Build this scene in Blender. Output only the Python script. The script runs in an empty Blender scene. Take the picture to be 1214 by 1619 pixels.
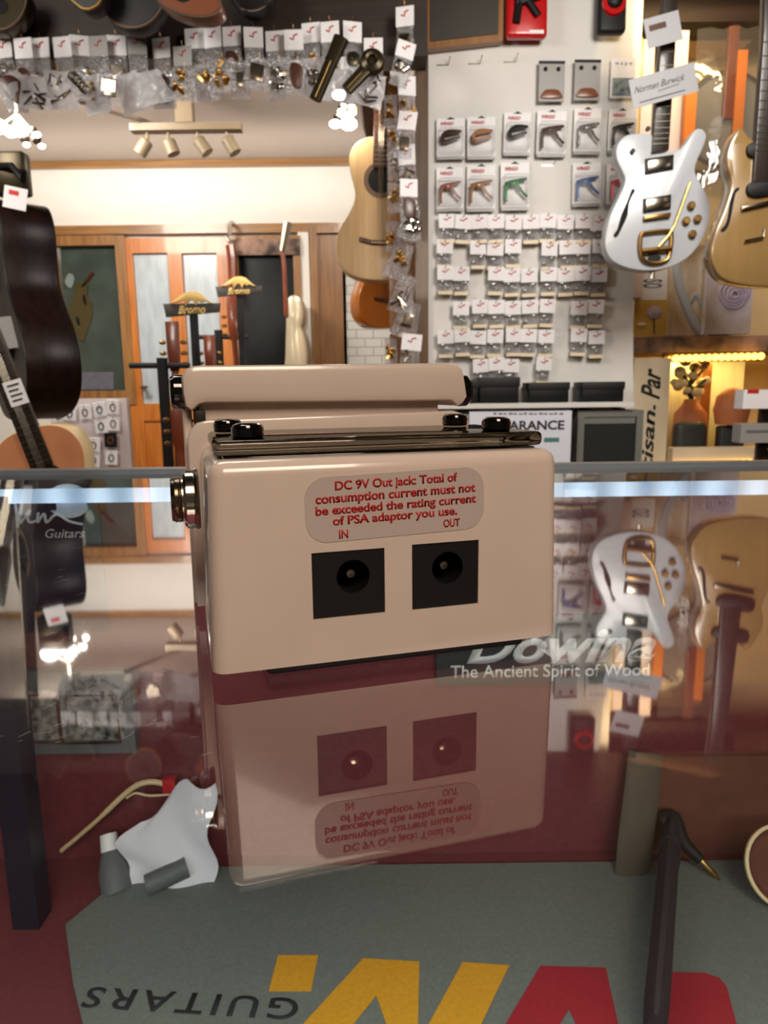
import bpy, bmesh, math, random
from mathutils import Vector, Matrix, Euler
R_ = random.Random(7)
S = bpy.context.scene
COL = S.collection
# ------------------------------------------------------------------ camera (metres, counter glass is z = 0)
F_PX, HORIZON, ROLL, EYE = 1100.0, 617.0, 0.012, 0.0535
PITCH = math.atan((809.5 - HORIZON) / F_PX)
FW = Vector((0, math.cos(PITCH), -math.sin(PITCH)))
_r0 = Vector((1, 0, 0)); _u0 = Vector((0, math.sin(PITCH), math.cos(PITCH)))
RT = _r0 * math.cos(ROLL) - _u0 * math.sin(ROLL)
UP = _u0 * math.cos(ROLL) + _r0 * math.sin(ROLL)
CAM = Vector((0, 0, EYE))
cd = bpy.data.cameras.new('camera'); co = bpy.data.objects.new('camera', cd); COL.objects.link(co)
M = Matrix((RT, UP, -FW)).transposed().to_4x4(); M.translation = CAM; co.matrix_world = M
cd.sensor_fit = 'HORIZONTAL'; cd.sensor_width = 36.0; cd.lens = 36.0 * F_PX / 1214.0
cd.clip_start = 0.005; cd.clip_end = 50
cd.dof.use_dof = True; cd.dof.focus_distance = 0.132; cd.dof.aperture_fstop = 75.0
S.camera = co
S.view_settings.view_transform = 'Standard'; S.view_settings.look = 'None'
S.view_settings.gamma = 1.0; S.view_settings.use_curve_mapping = False
S.view_settings.exposure = 0.0
S.cycles.max_bounces = 10; S.cycles.transparent_max_bounces = 24; S.cycles.glossy_bounces = 5
S.cycles.transmission_bounces = 8; S.cycles.diffuse_bounces = 3
S.cycles.sample_clamp_indirect = 6.0; S.cycles.caustics_reflective = False; S.cycles.caustics_refractive = False
w = bpy.data.worlds.new('shop_world'); S.world = w; w.use_nodes = True
w.node_tree.nodes['Background'].inputs[0].default_value = (1.0, 0.86, 0.72, 1)
w.node_tree.nodes['Background'].inputs[1].default_value = 0.12

def lamp(name, kind, loc, power, color, size=0.3, aim=None, spot=60, size_y=None):
    d = bpy.data.lights.new(name, kind); d.energy = power; d.color = color
    if kind == 'AREA':
        d.size = size
        if size_y: d.shape = 'RECTANGLE'; d.size_y = size_y
    else: d.shadow_soft_size = size
    if kind == 'SPOT': d.spot_size = math.radians(spot); d.spot_blend = 0.5
    o = bpy.data.objects.new(name, d); COL.objects.link(o); o.location = loc
    if aim is not None:
        o.rotation_euler = (Vector(aim) - Vector(loc)).to_track_quat('-Z', 'Y').to_euler()
    return o
WARM, NEUT, AMBER = (1.0, 0.78, 0.56), (1.0, 0.93, 0.84), (1.0, 0.58, 0.16)
lamp('ceiling_lamp_behind_till', 'AREA', (0.25, -0.75, 0.95), 13, (1.0, 0.78, 0.61), 0.5, (0.03, 0.13, 0.02))
lamp('ceiling_lamp_over_counter', 'AREA', (-0.35, 0.75, 1.1), 4, NEUT, 0.4, (0, 0.5, 0))
lamp('ceiling_lamp_over_aisle', 'AREA', (0.75, 0.95, 1.1), 22, NEUT, 0.45, (0.6, 2.4, 0.25))
lamp('ceiling_lamp_over_guitars', 'AREA', (-1.3, 0.9, 1.1), 16, NEUT, 0.45, (-0.8, 2.6, 0.3))
lamp('ceiling_lamp_back_room', 'AREA', (-1.5, 3.2, 1.48), 56, NEUT, 0.6, (-1.2, 4.7, 0.6))
lamp('ceiling_lamp_back_corner', 'AREA', (-0.1, 3.2, 1.48), 30, NEUT, 0.5, (-0.1, 4.7, 0.5))

lamp('ceiling_fill_back_room', 'AREA', (-1.2, 4.3, 1.22), 4.5, NEUT, 2.6, (-1.2, 4.5, 2.4), size_y=0.4)  # added fill without a fixture, brightens the ceiling near the back wall
lamp('counter_front_fill', 'AREA', (0, -0.02, -0.02), 2.3, (0.92, 0.95, 1.0), 0.9, (0, 0.48, -0.89), size_y=0.012)  # added unseen fill for the case inside, not an LED strip

# ------------------------------------------------------------------ helpers
def ray(px, py): return FW + RT * ((px - 607.0) / F_PX) - UP * ((py - 809.5) / F_PX)
def at(px, py, Y):
    d = ray(px, py); return CAM + d * (Y / d.y)
def onz(px, py, z):
    d = ray(px, py); return CAM + d * ((z - EYE) / d.z)

def tag(o, label=None, cat=None, group=None, kind=None):
    if label: o['label'] = label
    if cat: o['category'] = cat
    if group: o['group'] = group
    if kind: o['kind'] = kind
    return o
def thing(name, label, cat, loc=(0, 0, 0), rot=(0, 0, 0), group=None, kind=None):
    o = bpy.data.objects.new(name, None); COL.objects.link(o)
    o.location = loc; o.rotation_euler = rot; o.empty_display_size = 0.02
    return tag(o, label, cat, group, kind)
def dup(root, loc=None, rot=None, label=None, group=None):
    def cp(o, par):
        c = o.copy(); COL.objects.link(c)
        if par is not None: c.parent = par
        for ch in list(o.children): cp(ch, c)
        return c
    c = cp(root, None)
    if loc is not None: c.location = loc
    if rot is not None: c.rotation_euler = rot
    if label: c['label'] = label
    if group: c['group'] = group
    return c

def smooth(pts, n=6, closed=True):
    out = []; L = len(pts)
    for i in range(L if closed else L - 1):
        def P(k): return pts[k % L] if closed else pts[max(0, min(L - 1, k))]
        p0, p1, p2, p3 = P(i - 1), P(i), P(i + 1), P(i + 2)
        for j in range(n):
            t = j / n
            out.append(tuple(0.5 * ((2 * b) + (c - a) * t + (2 * a - 5 * b + 4 * c - d) * t * t + (-a + 3 * b - 3 * c + d) * t ** 3)
                             for a, b, c, d in zip(p0, p1, p2, p3)))
    if not closed: out.append(tuple(pts[-1]))
    return out

class MB:
    def __init__(s): s.v = []; s.f = []
    def add(s, vs, fs):
        b = len(s.v); s.v += [tuple(v) for v in vs]; s.f += [[b + i for i in f] for f in fs]; return s
    def box(s, x0, x1, y0, y1, z0, z1, rot=None, c=None):
        vs = [Vector((x, y, z)) for x in (x0, x1) for y in (y0, y1) for z in (z0, z1)]
        if rot is not None:
            m = Euler(rot).to_matrix(); c = Vector(c) if c else sum(vs, Vector()) / 8
            vs = [m @ (v - c) + c for v in vs]
        return s.add(vs, [(0, 1, 3, 2), (4, 6, 7, 5), (0, 4, 5, 1), (2, 3, 7, 6), (0, 2, 6, 4), (1, 5, 7, 3)])
    def rbox(s, x0, x1, y0, y1, z0, z1, r, seg=3, keep=(), taper=0.0):
        bm = bmesh.new(); bmesh.ops.create_cube(bm, size=1)
        for v in bm.verts:
            x, y, z = v.co
            top = z > 0
            v.co = ((x1 - (taper if top else 0)) if x > 0 else (x0 + (taper if top else 0)), y1 if y > 0 else y0, z1 if top else z0)
        def on(e):
            a, b = e.verts[0].co, e.verts[1].co
            if 'z0' in keep and abs(a.z - z0) < 1e-9 and abs(b.z - z0) < 1e-9: return False
            if 'y1' in keep and abs(a.y - y1) < 1e-9 and abs(b.y - y1) < 1e-9: return False
            return True
        bmesh.ops.bevel(bm, geom=[e for e in bm.edges if on(e)], offset=r, segments=seg, profile=0.5, affect='EDGES', clamp_overlap=True)
        bm.verts.ensure_lookup_table(); bm.verts.index_update()
        s.add([v.co.copy() for v in bm.verts], [[v.index for v in f.verts] for f in bm.faces]); bm.free(); return s
    def prism(s, pts, y0, y1, r=0.0):
        """outline in (x, z), thickness along y; r rounds both rims"""
        n = len(pts)
        A = sum(pts[i][0] * pts[(i + 1) % n][1] - pts[(i + 1) % n][0] * pts[i][1] for i in range(n))
        if A < 0: pts = pts[::-1]
        def inset(d):
            if d == 0: return pts
            o = []
            for i in range(n):
                a, b, c = pts[i - 1], pts[i], pts[(i + 1) % n]
                n1 = Vector((-(b[1] - a[1]), b[0] - a[0])); n2 = Vector((-(c[1] - b[1]), c[0] - b[0]))
                if n1.length > 0: n1.normalize()
                if n2.length > 0: n2.normalize()
                q = n1 + n2
                if q.length < 1e-6: q = n1
                q.normalize(); o.append((b[0] + q.x * d, b[1] + q.y * d))
            return o
        if r > 0: rings = [(y0, r), (y0 + r * 0.3, r * 0.3), (y0 + r, 0), (y1 - r, 0), (y1 - r * 0.3, r * 0.3), (y1, r)]
        else: rings = [(y0, 0), (y1, 0)]
        vs = []; fs = []
        for y, d in rings: vs += [(x, y, z) for x, z in inset(d)]
        for k in range(len(rings) - 1):
            for i in range(n):
                j = (i + 1) % n; fs.append((k * n + i, (k + 1) * n + i, (k + 1) * n + j, k * n + j))
        fs.append(list(range(n))); fs.append(list(range((len(rings) - 1) * n, len(rings) * n))[::-1])
        return s.add(vs, fs)
    def flat(s, pts, z0, z1):
        """outline in (x, y), thickness along z"""
        t = MB().prism([(a, b) for a, b in pts], z0, z1)
        return s.add([(x, z, y) for x, y, z in t.v], [f[::-1] for f in t.f])
    def tube(s, pts, r, n=8, flat=1.0):
        pts = [Vector(p) for p in pts]; rs = r if isinstance(r, (list, tuple)) else [r] * len(pts)
        vs = []; fs = []; up = None
        for i, p in enumerate(pts):
            d = (pts[min(i + 1, len(pts) - 1)] - pts[max(i - 1, 0)])
            d = d.normalized() if d.length > 0 else Vector((0, 0, 1))
            if up is None: up = Vector((0, 1, 0)) if abs(d.y) < 0.9 else Vector((1, 0, 0))
            a = (up - d * up.dot(d)).normalized(); up = a; b = d.cross(a)
            for k in range(n):
                t = 2 * math.pi * k / n; vs.append(p + (a * math.cos(t) * flat + b * math.sin(t)) * rs[i])
        for i in range(len(pts) - 1):
            for k in range(n):
                j = (k + 1) % n; fs.append((i * n + k, i * n + j, (i + 1) * n + j, (i + 1) * n + k))
        fs.append(list(range(n))[::-1]); fs.append(list(range((len(pts) - 1) * n, len(pts) * n)))
        return s.add(vs, fs)
    def lathe(s, prof, o=(0, 0, 0), axis=(0, 0, 1), n=24, sx=1.0):
        ax = Vector(axis).normalized(); a = ax.orthogonal().normalized(); b = ax.cross(a); o = Vector(o)
        vs = []; fs = []
        for r, h in prof:
            for k in range(n):
                t = 2 * math.pi * k / n; vs.append(o + ax * h + (a * math.cos(t) + b * math.sin(t)) * max(r, 1e-6))
        for i in range(len(prof) - 1):
            for k in range(n):
                j = (k + 1) % n; fs.append((i * n + k, i * n + j, (i + 1) * n + j, (i + 1) * n + k))
        if prof[0][0] > 0 and prof[-1][0] > 0:
            i = len(prof) - 1; fs += [(i * n + k, i * n + (k + 1) % n, (k + 1) % n, k) for k in range(n)]
        else:
            fs.append(list(range(n))[::-1]); fs.append(list(range((len(prof) - 1) * n, len(prof) * n)))
        return s.add(vs, fs)
    def ball(s, c, r, sx=1, sy=1, sz=1, n=12, m=7):
        prof = [(r * math.sin(math.pi * i / m), -r * math.cos(math.pi * i / m)) for i in range(m + 1)]
        t = MB().lathe(prof, n=n)
        return s.add([(c[0] + x * sx, c[1] + y * sy, c[2] + z * sz) for x, y, z in t.v], t.f)
    def frame(s, x0, x1, z0, z1, w, y0, y1):
        s.box(x0, x0 + w, y0, y1, z0, z1); s.box(x1 - w, x1, y0, y1, z0, z1)
        s.box(x0 + w, x1 - w, y0, y1, z1 - w, z1); return s.box(x0 + w, x1 - w, y0, y1, z0, z0 + w)
    def mesh(s, name, ang=35):
        me = bpy.data.meshes.new(name); me.from_pydata([tuple(v) for v in s.v], [], s.f); me.validate()
        bm = bmesh.new(); bm.from_mesh(me); bmesh.ops.recalc_face_normals(bm, faces=bm.faces[:]); bm.to_mesh(me); bm.free()
        for p in me.polygons: p.use_smooth = True
        me.set_sharp_from_angle(angle=math.radians(ang)); return me
    def build(s, name, mat, parent=None, label=None, loc=None, ang=35):
        o = bpy.data.objects.new(name, s.mesh(name, ang)); COL.objects.link(o)
        o.data.materials.append(mat)
        if parent is not None: o.parent = parent
        if label: o['label'] = label
        if loc is not None: o.location = loc
        return o

def text(name, body, mat, parent, loc, width=None, height=None, size=0.01, shear=0.0, bold=0.0, rot=(math.pi / 2, 0, 0), extrude=0.0002, spacing=1.0, label=None):
    """lettering centred on loc, facing -y by default; width/height stretch it to fit"""
    cu = bpy.data.curves.new(name, 'FONT'); cu.body = body; cu.size = size; cu.shear = shear; cu.offset = bold * size
    cu.align_x = 'CENTER'; cu.align_y = 'CENTER'; cu.space_character = spacing; cu.resolution_u = 4
    t = bpy.data.objects.new(name, cu); COL.objects.link(t)
    dg = bpy.context.evaluated_depsgraph_get(); dg.update()
    me = bpy.data.meshes.new_from_object(t.evaluated_get(dg)); bpy.data.objects.remove(t); bpy.data.curves.remove(cu)
    xs = [v.co.x for v in me.vertices]; ys = [v.co.y for v in me.vertices]
    cx, cy = (min(xs) + max(xs)) / 2, (min(ys) + max(ys)) / 2
    kx = width / (max(xs) - min(xs)) if width else 1; ky = height / (max(ys) - min(ys)) if height else (kx if width else 1)
    if height and not width: kx = ky
    for v in me.vertices: v.co = ((v.co.x - cx) * kx, (v.co.y - cy) * ky, 0)
    bm = bmesh.new(); bm.from_mesh(me)
    r = bmesh.ops.extrude_face_region(bm, geom=bm.faces[:])
    for v in [g for g in r['geom'] if isinstance(g, bmesh.types.BMVert)]: v.co.z += extrude
    bmesh.ops.recalc_face_normals(bm, faces=bm.faces[:]); bm.to_mesh(me); bm.free()
    me.name = name; me.materials.clear(); me.materials.append(mat)
    o = bpy.data.objects.new(name, me); COL.objects.link(o); o.parent = parent; o.location = loc; o.rotation_euler = rot
    if label: o['label'] = label
    return o

# ------------------------------------------------------------------ materials
def srgb(r, g, b):
    f = lambda c: (c / 255 / 12.92) if c / 255 <= 0.04045 else ((c / 255 + 0.055) / 1.055) ** 2.4
    return (f(r), f(g), f(b), 1)
def nodes(name):
    m = bpy.data.materials.new(name); m.use_nodes = True; nt = m.node_tree
    for n in list(nt.nodes): nt.nodes.remove(n)
    return m, nt, nt.nodes.new('ShaderNodeOutputMaterial')
def mat(name, rgb, rough=0.5, metal=0.0, var=0.0, scale=20.0, bump=0.0, bscale=60.0, spec=0.5, coat=0.0, rgb2=None, stretch=(1, 1, 1), emit=0.0):
    m, nt, out = nodes(name); N = nt.nodes.new; L = nt.links.new
    p = N('ShaderNodeBsdfPrincipled'); L(p.outputs[0], out.inputs[0])
    c = srgb(*rgb); p.inputs['Base Color'].default_value = c
    p.inputs['Roughness'].default_value = rough; p.inputs['Metallic'].default_value = metal
    p.inputs['Specular IOR Level'].default_value = spec; p.inputs['Coat Weight'].default_value = coat; p.inputs['Coat Roughness'].default_value = 0.06
    if emit:
        p.inputs['Emission Color'].default_value = c; p.inputs['Emission Strength'].default_value = emit
    tc = N('ShaderNodeTexCoord'); mp = N('ShaderNodeMapping'); mp.inputs['Scale'].default_value = stretch; L(tc.outputs['Object'], mp.inputs[0])
    if var or rgb2:
        n = N('ShaderNodeTexNoise'); n.inputs['Scale'].default_value = scale; n.inputs['Detail'].default_value = 5; L(mp.outputs[0], n.inputs['Vector'])
        cr = N('ShaderNodeValToRGB'); L(n.outputs[0], cr.inputs[0])
        c2 = srgb(*rgb2) if rgb2 else tuple(min(1, x * (1 + var)) for x in c[:3]) + (1,)
        c1 = c if rgb2 else tuple(x * (1 - var) for x in c[:3]) + (1,)
        cr.color_ramp.elements[0].position = 0.35; cr.color_ramp.elements[0].color = c1
        cr.color_ramp.elements[1].position = 0.68; cr.color_ramp.elements[1].color = c2
        L(cr.outputs[0], p.inputs['Base Color'])
    if bump:
        n = N('ShaderNodeTexNoise'); n.inputs['Scale'].default_value = bscale; n.inputs['Detail'].default_value = 4; L(mp.outputs[0], n.inputs['Vector'])
        b = N('ShaderNodeBump'); b.inputs['Strength'].default_value = bump; b.inputs['Distance'].default_value = 0.01; L(n.outputs[0], b.inputs['Height']); L(b.outputs[0], p.inputs['Normal'])
    return m
def wood(name, a, b, rough=0.35, axis='z', scale=6.0, coat=0.2, spec=0.5):
    st = {'z': (9, 9, 0.6), 'x': (0.6, 9, 9), 'y': (9, 0.6, 9)}[axis]
    return mat(name, a, rough, rgb2=b, scale=scale, stretch=st, coat=coat, spec=spec, bump=0.05, bscale=20)
def emit(name, rgb, k):
    m, nt, out = nodes(name); e = nt.nodes.new('ShaderNodeEmission'); e.inputs[0].default_value = srgb(*rgb); e.inputs[1].default_value = k
    nt.links.new(e.outputs[0], out.inputs[0]); return m
def clear(name, tint, f0=0.05, white=0.0, rough=0.03, bump=0.0, bscale=40.0, boost=1.0):
    """see-through sheet: tinted transmission with a mirror share that grows towards grazing (two faces of a thin pane)"""
    m, nt, out = nodes(name); N = nt.nodes.new; L = nt.links.new
    tr = N('ShaderNodeBsdfTransparent'); tr.inputs[0].default_value = srgb(*tint)
    gl = N('ShaderNodeBsdfGlossy'); gl.inputs['Roughness'].default_value = rough; gl.inputs[0].default_value = (1, 1, 1, 1)
    ge = N('ShaderNodeNewGeometry')
    dot = N('ShaderNodeVectorMath'); dot.operation = 'DOT_PRODUCT'; L(ge.outputs['Normal'], dot.inputs[0]); L(ge.outputs['Incoming'], dot.inputs[1])
    def mth(op, a, b=None):
        x = N('ShaderNodeMath'); x.operation = op; x.use_clamp = op in ('POWER',)
        for i, q in enumerate((a, b)):
            if q is None: continue
            if isinstance(q, (int, float)): x.inputs[i].default_value = q
            else: L(q, x.inputs[i])
        return x.outputs[0]
    c = mth('ABSOLUTE', dot.outputs['Value']); k = mth('POWER', mth('SUBTRACT', 1.0, c), 5.0 / boost)
    fac = mth('ADD', mth('MULTIPLY', k, 1 - f0), f0)
    if bump:
        tc = N('ShaderNodeTexCoord'); n = N('ShaderNodeTexNoise'); n.inputs['Scale'].default_value = bscale; L(tc.outputs['Object'], n.inputs['Vector'])
        b = N('ShaderNodeBump'); b.inputs['Strength'].default_value = bump; b.inputs['Distance'].default_value = 0.02; L(n.outputs[0], b.inputs['Height']); L(b.outputs[0], gl.inputs['Normal'])
    base = tr.outputs[0]
    if white:
        df = N('ShaderNodeBsdfDiffuse'); df.inputs[0].default_value = srgb(235, 235, 238); tl = N('ShaderNodeBsdfTranslucent'); tl.inputs[0].default_value = srgb(235, 235, 238)
        ad = N('ShaderNodeMixShader'); ad.inputs[0].default_value = 0.5; L(df.outputs[0], ad.inputs[1]); L(tl.outputs[0], ad.inputs[2])
        mw = N('ShaderNodeMixShader'); mw.inputs[0].default_value = white; L(base, mw.inputs[1]); L(ad.outputs[0], mw.inputs[2]); base = mw.outputs[0]
    mx = N('ShaderNodeMixShader'); L(fac, mx.inputs[0]); L(base, mx.inputs[1]); L(gl.outputs[0], mx.inputs[2]); L(mx.outputs[0], out.inputs[0])
    return m
def glass(name, tint, ior=1.49, rough=0.0):
    m, nt, out = nodes(name); g = nt.nodes.new('ShaderNodeBsdfGlass'); g.inputs[0].default_value = srgb(*tint); g.inputs['IOR'].default_value = ior; g.inputs['Roughness'].default_value = rough
    nt.links.new(g.outputs[0], out.inputs[0]); return m
def paper(name, rgb, tl=0.5):
    m, nt, out = nodes(name); N = nt.nodes.new; L = nt.links.new
    a = N('ShaderNodeBsdfDiffuse'); a.inputs[0].default_value = srgb(*rgb); b = N('ShaderNodeBsdfTranslucent'); b.inputs[0].default_value = srgb(*rgb)
    x = N('ShaderNodeMixShader'); x.inputs[0].default_value = tl; L(a.outputs[0], x.inputs[1]); L(b.outputs[0], x.inputs[2]); L(x.outputs[0], out.inputs[0]); return m
def brick(name, a, b):
    m, nt, out = nodes(name); N = nt.nodes.new; L = nt.links.new
    p = N('ShaderNodeBsdfPrincipled'); L(p.outputs[0], out.inputs[0]); p.inputs['Roughness'].default_value = 0.8
    t = N('ShaderNodeTexBrick'); tc = N('ShaderNodeTexCoord'); mp = N('ShaderNodeMapping'); mp.inputs['Rotation'].default_value = (math.pi / 2, 0, 0)
    L(tc.outputs['Object'], mp.inputs[0]); L(mp.outputs[0], t.inputs[0])
    t.inputs['Scale'].default_value = 4.5; t.inputs['Color1'].default_value = srgb(*a); t.inputs['Color2'].default_value = srgb(*a); t.inputs['Mortar'].default_value = srgb(*b)
    L(t.outputs[0], p.inputs['Base Color']); return m

K = dict(khaki=mat('khaki_metal', (128, 112, 88), 0.45), glare=mat('brown_glare', (108, 62, 50), 0.9, var=.12, scale=60),
    shell=mat('white_enamel', (222, 208, 196), 0.22, coat=0.5, var=0.02, scale=90),
    black=mat('black_plastic', (17, 17, 18), 0.5, spec=.3), rubber=mat('black_rubber', (17, 17, 18), 0.6),
    gloss=mat('gloss_black', (12, 12, 13), 0.1, coat=0.5), chrome=mat('chrome', (215, 212, 205), 0.12, 1.0),
    nickel=mat('aged_nickel', (165, 155, 140), 0.22, 1.0), gold=mat('gold_plate', (205, 165, 95), 0.22, 1.0),
    brass=mat('dull_brass', (150, 118, 70), 0.35, 1.0), sticker=mat('translucent_label', (196, 184, 178), 0.3),
    red=mat('red_print', (176, 26, 30), 0.5), acrylic=glass('clear_acrylic', (206, 204, 198)),
    pane=clear('counter_glass', (240, 244, 242), 0.045, boost=2.25), edge=mat('brushed_aluminium', (150, 150, 148), 0.35, 0.8),
    dark=mat('dark_seal', (26, 25, 24), 0.6), velvet=mat('burgundy_cloth', (112, 46, 50), 0.9, var=0.12, scale=300, bump=0.1, bscale=500),
    mat=mat('grey_cloth_mat', (112, 116, 110), 0.95, var=0.1, scale=500, bump=0.15, bscale=900),
    yellow=mat('yellow_print', (214, 152, 28), 0.9, var=0.08, scale=400), crimson=mat('crimson_print', (160, 26, 40), 0.9, var=0.08, scale=400),
    ink=mat('dark_print', (36, 36, 40), 0.8), led=emit('cool_led', (205, 226, 255), 7.0), white=mat('white_card', (232, 230, 232), 0.55, var=0.03, scale=30),
    whitewall=mat('white_plaster', (232, 228, 220), 0.85, var=0.02, scale=4, bump=0.02), ceil=mat('ceiling_paint', (184, 171, 160), 0.9, var=0.02, scale=3),
    pine=wood('pine_trim', (132, 92, 50), (164, 120, 70), axis='x'), pinev=wood('pine_upright', (128, 88, 48), (158, 114, 66), axis='z'),
    door=wood('orange_door_wood', (176, 100, 34), (204, 126, 54), axis='z'), plank=wood('brown_plank', (126, 82, 42), (150, 104, 58), axis='z'),
    darkwood=wood('dark_timber', (30, 18, 12), (42, 25, 16), axis='x', rough=0.55), post=wood('dark_post', (62, 42, 22), (96, 66, 34), axis='z', rough=0.5),
    frost=mat('frosted_pane', (178, 188, 194), 0.25, var=0.12, scale=6, stretch=(4, 1, 1)), night=mat('night_glass', (14, 17, 17), 0.3, var=0.5, scale=8, spec=.2),
    greyback=mat('grey_blind', (116, 120, 114), 0.6, var=0.25, scale=6), window=clear('window_glass', (225, 230, 228), 0.06),
    hide=mat('patched_hide', (44, 36, 32), 0.7, rgb2=(176, 138, 118), scale=9), board=mat('board_white', (214, 212, 208), 0.7, var=0.03, scale=6),
    bag=clear('clear_bag', (236, 236, 238), 0.08, white=0.16, rough=0.12, bump=0.9, bscale=70), bagmilk=clear('milky_bag', (235, 235, 238), 0.08, white=0.5, rough=0.15, bump=0.8, bscale=60),
    sheen=paper('white_sheen', (248, 246, 250), 0.2), spruce=wood('spruce_top', (184, 148, 100), (198, 164, 118), axis='z', rough=0.3),
    rosew=wood('rosewood', (66, 40, 28), (92, 60, 42), axis='z'), rosette=mat('rosette', (98, 74, 54), 0.4), hole=mat('sound_hole_dark', (14, 11, 9), 0.9),
    mahog=wood('dark_mahogany', (20, 10, 9), (34, 16, 13), axis='z', rough=0.38, coat=0.0, spec=0.22), blacktop=mat('black_lacquer', (12, 9, 9), 0.45),
    peach=mat('peach_lacquer', (196, 132, 92), 0.3, coat=0.3, var=0.04), cream=mat('cream_binding', (226, 200, 152), 0.35),
    ebony=wood('ebony_board', (34, 28, 26), (50, 42, 36), axis='z'), frets=mat('fret_wire', (190, 180, 160), 0.25, 1.0),
    gwhite=mat('white_lacquer', (178, 182, 188), 0.3, coat=0.25), honey=mat('honey_lacquer', (138, 110, 68), 0.22, coat=0.5, var=0.06, scale=5, stretch=(6, 6, 0.7)),
    orange=mat('amber_lacquer', (206, 120, 26), 0.2, coat=0.5, var=0.08, scale=6), copper=mat('red_brown_wood', (126, 60, 36), 0.3, coat=0.3, var=0.2, scale=12),
    silverside=mat('silver_champagne', (214, 200, 170), 0.25, 0.4, coat=0.4), signgrey=mat('sign_slate', (66, 60, 56), 0.6), signgold=mat('sign_gold', (222, 186, 110), 0.5),
    navy=mat('navy_print', (22, 26, 52), 0.35, var=0.3, scale=20), moon=mat('moon_print', (238, 246, 255), 0.5, var=0.08, scale=90), grey=mat('mid_grey', (98, 100, 100), 0.6),
    slate=mat('slate_card', (52, 56, 56), 0.5), pattern=mat('silver_pattern', (60, 62, 60), 0.35, 0.4, rgb2=(200, 200, 192), scale=160), beige=mat('beige_paint', (226, 210, 180), 0.5),
    amberw=mat('amber_board', (236, 204, 150), 0.5, var=0.06, scale=6), orangecloth=mat('orange_strap', (214, 120, 40), 0.6), pinkw=mat('pinkish_white', (222, 208, 208), 0.6),
    amberled=emit('amber_led', (255, 196, 84), 5.0), bulb=emit('lamp_bulb', (255, 250, 240), 22.0), mustard=mat('mustard_tile', (206, 172, 92), 0.3, coat=0.3, var=0.1, scale=14), lilac=mat('lilac_print', (186, 172, 196), 0.35, var=0.12, scale=30),
    swirl=mat('swirl_print', (170, 140, 104), 0.15, rgb2=(236, 228, 214), scale=7, stretch=(1.6, 1, 0.7), coat=0.7), rose=mat('rose_print', (190, 172, 150), 0.15, rgb2=(222, 212, 232), scale=9, coat=0.7),
    drumhead=mat('grey_head', (150, 148, 146), 0.12, coat=0.6), flower=mat('white_petals', (226, 222, 200), 0.7), leafg=mat('green_leaf', (58, 70, 40), 0.6), curtain=mat('pale_curtain', (196, 202, 186), 0.85, var=0.08, scale=14, stretch=(6, 1, 0.4)),
    clay=mat('peach_clay', (196, 122, 82), 0.5), amp=mat('grey_tolex', (110, 112, 106), 0.7, bump=0.2, bscale=300), grille=mat('black_grille', (26, 27, 26), 0.8, bump=0.4, bscale=400),
    redbox=mat('red_blister', (186, 20, 22), 0.25, coat=0.5), brown=mat('brown_plastic', (120, 70, 48), 0.3), tan=mat('tan_plastic', (176, 126, 84), 0.3), green=mat('green_metal', (38, 128, 74), 0.3, 0.3), blue=mat('blue_metal', (60, 98, 160), 0.3, 0.3), silver=mat('silver_metal', (170, 170, 168), 0.25, 0.8), rosegold=mat('rose_gold', (196, 130, 112), 0.28, 0.5), goldm=mat('pale_gold', (198, 150, 104), 0.28, 0.5), redm=mat('red_metal', (206, 44, 54), 0.3, 0.2),
    darkbrown=mat('dark_brown_plastic', (70, 40, 30), 0.3), pic=mat('landscape_print', (60, 84, 120), 0.4, rgb2=(150, 160, 150), scale=60), scratch=mat('scratch_white', (190, 190, 186), 0.3), wax=mat('white_cap', (236, 232, 228), 0.4), floor=wood('floor_boards', (96, 66, 42), (120, 84, 54), axis='y'),
    pearl=mat('pearl_grey', (150, 148, 146), 0.4), bronze=mat('bronze_dark', (60, 52, 36), 0.3, 0.7))
ORD = ['first', 'second', 'third', 'fourth', 'fifth', 'sixth', 'seventh', 'eighth', 'ninth', 'tenth', 'eleventh', 'twelfth', 'thirteenth', 'fourteenth', 'fifteenth', 'sixteenth', 'seventeenth', 'eighteenth', 'nineteenth', 'twentieth', 'twenty-first', 'twenty-second', 'twenty-third', 'twenty-fourth']
def struct(name, mb, m, parent=None):
    o = mb.build(name, m, parent)
    if parent is None: o['kind'] = 'structure'
    return o
def pbox(mb, x0, y0, x1, y1, Y, dep, o=Vector()):
    """box whose front face at distance Y covers a span of the view; depth dep runs away from the viewer"""
    xm = (x0 + x1) / 2; a = at(x0, y0, Y) - o; b = at(x1, y0, Y) - o; a.z = at(xm, y0, Y).z - o.z; b.z = at(xm, y1, Y).z - o.z
    return mb.box(min(a.x, b.x), max(a.x, b.x), Y - o.y, Y - o.y + dep, min(a.z, b.z), max(a.z, b.z))
def ptr(pts, Y, o=Vector()):
    return [((q := at(x, y, Y) - o).x, q.z) for x, y in pts]
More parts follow.
